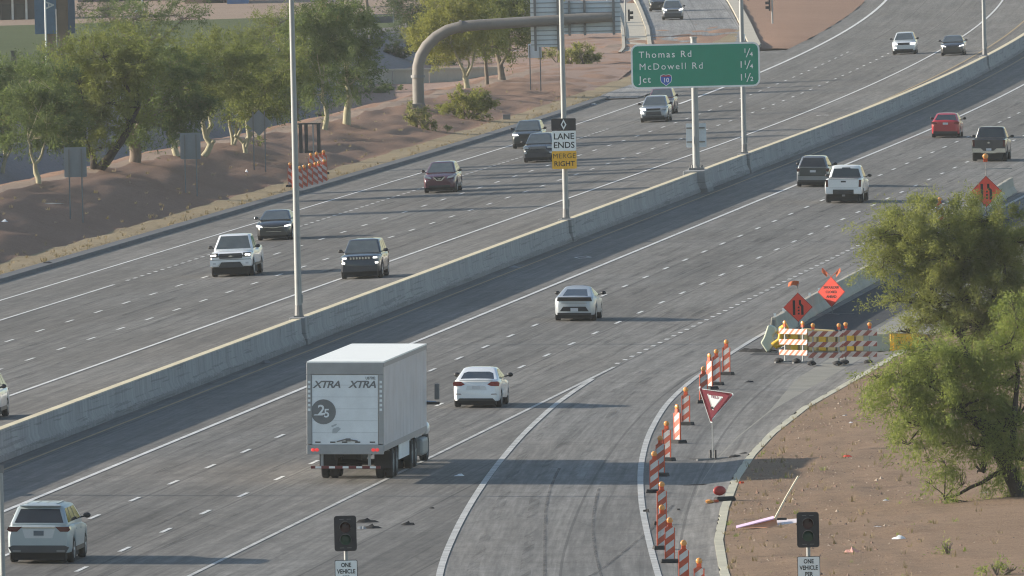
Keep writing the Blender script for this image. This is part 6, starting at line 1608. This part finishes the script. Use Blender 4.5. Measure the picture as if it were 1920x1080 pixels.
# dry weeds and fallen leaves, too many to count
def weeds(name, label, spots, mat, blades=9, hh=.16):
    P = []; T = []
    for (x, y, z, s) in spots:
        for k in range(blades):
            a = random.uniform(0, 6.28); l = hh*s*random.uniform(.5, 1.2); r = l*random.uniform(.3, 1.0); w = .012*s
            b = np.array([x+random.uniform(-.07, .07)*s, y+random.uniform(-.07, .07)*s, z-.01]); e = b+np.array([r*math.cos(a), r*math.sin(a), l])
            sd = np.array([-math.sin(a), math.cos(a), 0])*w
            P.append([b-sd, b+sd, e+sd*.3, e-sd*.3]); T.append(random.random())
    o = bpy.data.objects.new(name, quads_mesh(name, np.array(P), np.array(T), mat)); C.objects.link(o)
    return tag(o, label, kind='stuff')
r5 = random.Random(21); sp1 = []; sp2 = []; sp3 = []
for k in range(900):
    Y = r5.uniform(450, 800); d = CURB_F(Y)+.3+(r5.random()**1.4)*9; p = W(d, Y); (sp1 if r5.random() < .8 else sp3).append((p.x, p.y, p.z, r5.uniform(.4, 1.3)))
for k in range(420):
    Y = r5.uniform(790, 1180); d = -24.8-(r5.random()**2.6)*8.5; p = W(d, Y); sp2.append((p.x, p.y, p.z+.05, r5.uniform(.6, 1.5)))
STRAW = leaf_mat('dry_straw', (.20,.15,.085), (.36,.29,.17), .2)
weeds('weeds', 'dry straw weeds dotted over the lower right dirt', sp1, STRAW)
weeds('dry_weeds', 'dry straw weeds dotted over the berm and verge', sp2, STRAW, 10, .12)
weeds('green_weeds', 'small green weeds dotted over the lower right dirt', sp3, LEAF_MESQ2, 10, .12)
# ------------------------------------------------------------------ backdrop beyond the trees
def bgM(px): return Matrix.Translation(px)
# headwall at the end of the swale
hw = thing('headwall', 'long pale concrete headwall across the swale behind the curved arm', 'wall', Matrix.Translation((-11.2, 1243, -2.0)))
for k in range(4): MB().box((1.35+2.72*k, 0, 1.15), (2.68, .35, 2.5)).build('wall_panel', M_CONC_TAN, hw, bevel=.02)
MB().box((5.45, -.02, 2.43), (11.2, .5, .14)).build('coping', M_CONC_TAN, hw)
# heap of grey gravel with a tan rim behind it
def mound(name, c, rx, ry, h, mat, label, lean=0.0):
    vs = []; n = 26; mrow = 12
    for i in range(mrow+1):
        u = i/mrow
        for k in range(n):
            a = 2*math.pi*k/n; w = 1+.07*math.sin(3*a+c[0])+.05*math.sin(7*a)
            vs.append((c[0]+rx*u*w*math.cos(a)+lean*(1-u), c[1]+ry*u*w*math.sin(a), c[2]+h*(1-u)**1.08+.05*noise2(rx*u*math.cos(a)*3, ry*u*math.sin(a), 1.1)))
    o = MB().add(vs, [(i*n+k, i*n+(k+1)%n, (i+1)*n+(k+1)%n, (i+1)*n+k) for i in range(mrow) for k in range(n)]).build(name, mat, smooth=80)
    return tag(o, label, kind='structure')
mound('gravel_mound', (-10.6, 1318, -.6), 5.2, 26, 2.5, M_LINING, 'grey gravel mound beyond the headwall')
mound('dirt_mound', (-8.9, 1352, -.6), 7.2, 14, 2.0, M_TAN, 'tan dirt mound behind the grey gravel one', lean=-1.2)

def fence(x0, x1, Y, z0, h, label, mat=M_GALV_DK, step=3.0, rails=(.5,1.0), pick=False, wire=0):
    t = thing('fence', label, 'fence', Matrix.Translation((x0, Y, z0)))
    n = max(1, int(round((x1-x0)/step)))
    for k in range(n+1): MB().box(((x1-x0)*k/n, 0, h/2), (.10, .10, h)).build('post', mat, t)
    m = MB()
    for r in rails: m.box(((x1-x0)/2, 0, h*r), (x1-x0, .06, .07))
    m.build('rail', mat, t)
    if pick:
        m = MB(); k = 0
        while k*.14 < x1-x0: m.box((k*.14, 0, h*.5), (.025, .025, h*.95)); k += 1
        tag(m.build('pickets', mat, t), kind='stuff')
    if wire:
        m = MB(); L = x1-x0; k = 0
        while k*wire < L+h:
            for s in (0, 1):
                a = k*wire-h; b = k*wire
                pa, pb = ((max(a, 0), max(0, -a)), (min(b, L), h-max(0, b-L)))
                if pb[0] <= pa[0]: continue
                if s: pa, pb = (pa[0], h-pa[1]), (pb[0], h-pb[1])
                m.tube([(pa[0], 0, pa[1]), (pb[0], 0, pb[1])], .009, 3, cap=False)
            k += 1
        tag(m.build('wire_mesh', M_GALV, t), kind='stuff')
    return t
# upper left: sunlit cream kerb wall, brick pilaster, picket fence, lawn
a = (-34.87, 2.15); b = (-31.39, 2.14)
tag(MB().box((0,0,0), (9.0,.6,.36)).build('low_wall', PM('cream_painted_wall', (.62,.56,.40), .7)), 'low sunlit cream wall at the left edge above the tree crowns', 'wall').matrix_world = Matrix.Translation((a[0]-1.2, 1155, a[1]-.02))
p = (-34.37, 2.20)
t = thing('pilaster', 'dark square fence pilaster above the cream wall', 'post', Matrix.Translation((p[0], 1172, p[1])))
MB().box((0,0,.75), (.36,.36,1.5)).build('shaft', PM('dark_brick', (.085,.08,.075), .85, var=.25, scale=6), t); MB().box((0,0,1.53), (.46,.46,.08)).build('cap', PM('dark_brick', (.085,.08,.075), .85, var=.25, scale=6), t)
fence(p[0]+.3, p[0]+4.4, 1172, p[1], 1.36, 'dark picket fence right of the pilaster', rails=(.08,.97), step=2.0, pick=True)
q = (-32.33, 1.51)
t = thing('flag_pole', 'pale slender pole above the cream wall, sunlit', 'pole', Matrix.Translation((q[0], 1180, q[1]))); MB().tube([(0,0,-1),(0,0,6.0)], .06, 8).build('shaft', M_WHITE, t)
q2 = (-31.71, 1.38)
t = thing('sign_pole', 'thin dark pole with a grey box behind the left tree crown', 'pole', Matrix.Translation((q2[0], 1186, q2[1]))); MB().tube([(0,0,-1),(0,0,5)], .045, 8).build('shaft', M_GALV_DK, t); MB().box((.33,0,1.45), (.5,.25,.75)).build('box', PM('blue_grey_box', (.16,.17,.24), .6), t)

# tall pylon sign with a vertical letter
pz = (-32.83, 0.91)
t = thing('pylon_sign', 'tall blue and brown pylon sign with a sideways letter at the upper left', 'sign', Matrix.Translation((pz[0], 1230, pz[1])))
BRN = PM('brown_stucco', (.20,.14,.10), .85); BLU = PM('muted_blue_panel', (.075,.135,.21), .6); DBL = PM('deep_blue_panel', (.05,.08,.13), .6)
MB().box((.1,.1,3.0), (1.7,.5,7.6)).build('column', BRN, t); MB().box((-.85,-.1,5.0), (1.6,.5,4.0)).build('blue_panel', BLU, t); MB().box((1.05,-.1,5.0), (.5,.5,4.0)).build('dark_panel', DBL, t)
text('A', .85, t, -.55, -.38, 5.1, PM('grey_letter', (.45,.47,.47), .6), .02, M=Matrix.Identity(4) @ Matrix.Translation((-.55,-.36,5.1)) @ Matrix.Rotation(R(90), 4, 'Y') @ Matrix.Translation((.55,.36,-5.1)))
# low buildings along the top edge
def block(label, x0p, x1p, top, bot, Y, mat, parts=(), name='building', depth=6.0, cat='building'):
    (xa, za), (xb, zb) = x0p, x1p
    w = xb-xa; h = za-zb
    t = thing(name, label, cat, Matrix.Translation((xa, Y, zb)))
    MB().box((w/2, depth/2, h/2), (w, depth, h)).build('wall', mat, t)
    for nm, fx0, fx1, fz0, fz1, m, pr in parts:
        MB().box((w*(fx0+fx1)/2, -pr/2, h*(fz0+fz1)/2), (w*(fx1-fx0), pr, h*(fz1-fz0))).build(nm, m, t)
    return t
GLZ = PM('dark_shop_glass', (.03,.034,.036), .2); ROOFD = PM('dark_brown_roof', (.07,.06,.055), .8); WHT = PM('white_awning', (.62,.62,.58), .7)
block('dark roofed low building with shaded windows at the top left corner', (-47.93, 4.49), (-41.75, 0.15), 0, 0, 1500, PM('shaded_brown_wall', (.10,.085,.075), .85), [('roof', -.05, 1.05, .60, .85, ROOFD, .9)]+[('window', .08+.2*k, .20+.2*k, .10, .45, GLZ, .12) for k in range(4)]+[('column', .02+.2*k, .05+.2*k, 0, .6, WHT, .3) for k in range(5)])
block('long grey building with parked shapes before it along the top edge', (-39.70, 3.45), (-29.87, 0.15), 0, 0, 1560, PM('grey_taupe_wall', (.16,.145,.14), .85), [('fascia', 0, 1, .52, .68, PM('pale_band', (.34,.30,.28), .8), .2)]+[('window', .05+.16*k, .15+.16*k, .1, .42, GLZ, .1) for k in range(6)])
block('brown pier and white awnings of a shop along the top edge', (-29.50, 3.67), (-25.66, 0.20), 0, 0, 1545, PM('brown_pier', (.23,.165,.125), .85), [('awning', .52, .92, .42, .62, WHT, 1.2), ('window', .52, .92, .05, .40, GLZ, .1), ('pier', .14, .44, 0, 1, PM('brown_pier_face', (.25,.18,.14), .85), .4)])
block('bright blue panel building beside the left light pole top', (-25.50, 3.65), (-23.57, 0.43), 0, 0, 1540, PM('sky_blue_wall', (.085,.17,.33), .6), [('trim', 0, 1, .0, .1, M_SIGN_BACK, .1)])
block('tan wall building behind the blue panel one', (-23.97, 3.45), (-21.08, 0.38), 0, 0, 1552, PM('tan_stucco', (.26,.20,.155), .85), [('window', .2, .7, .2, .6, GLZ, .1)])
t = thing('street_lamp', 'pale slender post with a white lamp box near the top edge', 'street lamp', Matrix.Translation(((-32.00, 1.30)[0], 1480, (-32.00, 1.30)[1])))
MB().tube([(0,0,0),(0,0,3.2)], .07, 8).build('pole', M_GALV, t); MB().box((-.45,0,.25), (.5,.3,.2)).build('box', M_SIGN_W, t)

# upper middle: dirt lot, rail, screen, palm trunk
tag(MB().add([(-48,1440,.2),(-4,1440,.2),(-2,1760,3.0),(-58,1760,3.0)], [(0,1,2,3)]).build('dirt_lot', M_FAR_DIRT), 'pale dirt lot behind the far bank', kind='structure')
fz = (-13.29, 0.34)
fence(fz[0]-1.5, fz[0]+6.2, 1452, fz[1], 1.55, 'thin dark wire fence along the dirt lot', rails=(.55,.98), step=2.6, wire=.35)
sc = (-11.29, 0.37)
t = thing('screen_panel', 'dark grey low screen in front of the dirt lot fence', 'screen', Matrix.Translation((sc[0], 1446, sc[1]))); MB().box((.75,0,.38), (1.65,.08,.76)).build('panel', PM('grey_screen', (.10,.105,.11), .7), t)
for x in (-.05, 1.6): MB().box((x,0,.45), (.08,.1,.9)).build('post', M_GALV, t)
pl = (-11.86, 0.49)
t = thing('palm_tree', 'bare palm trunk rising out of view above the dirt lot', 'tree', Matrix.Translation((pl[0], 1449, pl[1]-.1)))
MB().tube([(0,0,0),(-.02,0,1),(-.12,0,2),(-.2,0,4),(-.2,0,7)], [.20,.16,.15,.14,.13], 9).build('trunk', BARK_MID, t)
m = MB()
for k in range(16):
    a = 2*math.pi*k/16; r0 = .3; L = 1.7; vs = []
    for i in range(6):
        u = i/5; rr = .1+L*u*.8; z = 7+.6*math.sin(u*2.4)-1.1*u*u; w = .16*math.sin(math.pi*(u*.9+.08))
        cx, cy = -.2+rr*math.cos(a), rr*math.sin(a); vs += [(cx-w*math.sin(a), cy+w*math.cos(a), z-.05), (cx, cy, z+.04), (cx+w*math.sin(a), cy-w*math.cos(a), z-.05)]
    m.add(vs, [(i*3+j, i*3+j+1, i*3+j+4, i*3+j+3) for i in range(5) for j in range(2)])
m.build('crown', PM('palm_frond_green', (.05,.075,.03), .7), t)

# ramp crest: wire fence with scrub behind, posts
cz = far_ramp_z(0, 1600)
fence((10.89, -0.70)[0], (23.68, -1.00)[0], 1590, -.1, 2.0, 'tall wire fence beyond the crest of the distant ramp', rails=(.05,.98), step=3.2, wire=.32, mat=M_GALV)
car_s = suv(paint('bright_red_paint', (.42,.018,.025)), bits=[('front','headlamp',rect(.5,.86,.75,.88),M_LAMP_OFF,PR),('rear','tail_lamp',rect(.55,.86,.85,1.0),M_TAIL_DK,PR)])
t = car('red_car', 'red car half out of view behind the wire fence at the top edge', 'car', (-30, 1620), 'front', car_s); t.matrix_world = Matrix.Translation(((13.86, -1.41)[0], 1640, (13.86, -1.41)[1])) @ Matrix.Rotation(R(100), 4, 'Z')
for px_, lab in (((9.24, 1.73), 'white bollard post with a small lamp left of the far ramp meter'), ((8.59, 1.68), 'short white pipe left of the white bollard near the far ramp')):
    t = thing('marker_post', lab, 'post', Matrix.Translation((px_[0], 1420, px_[1]))); MB().tube([(0,0,0),(0,0,1.2)], .05, 8).build('shaft', M_WHITE, t); MB().box((0,-.05,.02), (.30,.2,.06)).build('base', M_SIGN_W, t)
t = thing('guard_rail', 'low grey rail at the top of the red dirt wedge', 'rail', Matrix.Translation(((22.15, -0.15)[0], 1560, (22.15, -0.15)[1])))
MB().box((3.2,0,.45), (6.4,.06,.22)).build('rail', M_GALV, t)
for k in range(4): MB().box((.4+1.9*k,.1,.28), (.12,.12,.6)).build('post', M_GALV_DK, t)
t = thing('end_post', 'short white delineator post at the nose of the distant ramp curb', 'post', Matrix.Translation(((19.21, -0.09)[0], 1355, (19.21, -0.09)[1]))); MB().box((0,0,.3), (.12,.05,.62)).build('blade', M_SIGN_W, t); MB().box((0,0,.03), (.2,.2,.06)).build('base', M_BLACK, t)

# ------------------------------------------------------------------ air: thin morning haze over the whole view
hz = MB().box((0, 3360, 8.8), (5400, 7420, 35.6)).build('haze', [])
hz['kind'] = 'stuff'
hm = bpy.data.materials.new('haze'); hm.use_nodes = True
hn = hm.node_tree; hn.nodes.clear()
ho = hn.nodes.new('ShaderNodeOutputMaterial'); hv = hn.nodes.new('ShaderNodeVolumePrincipled')
hv.inputs['Color'].default_value = (.84,.88,.89,1); hv.inputs['Density'].default_value = .00005; hv.inputs['Anisotropy'].default_value = .1
hn.links.new(hv.outputs[0], ho.inputs['Volume'])
hz.data.materials.clear(); hz.data.materials.append(hm)

# lettering becomes plain mesh
dg = bpy.context.evaluated_depsgraph_get()
for o in FONTS:
    me = bpy.data.meshes.new_from_object(o.evaluated_get(dg))
    nm = o.name; mm = o.matrix_local.copy(); pa = o.parent
    bpy.data.objects.remove(o)
    n = bpy.data.objects.new('lettering', me); C.objects.link(n); n.parent = pa; n.matrix_local = mm
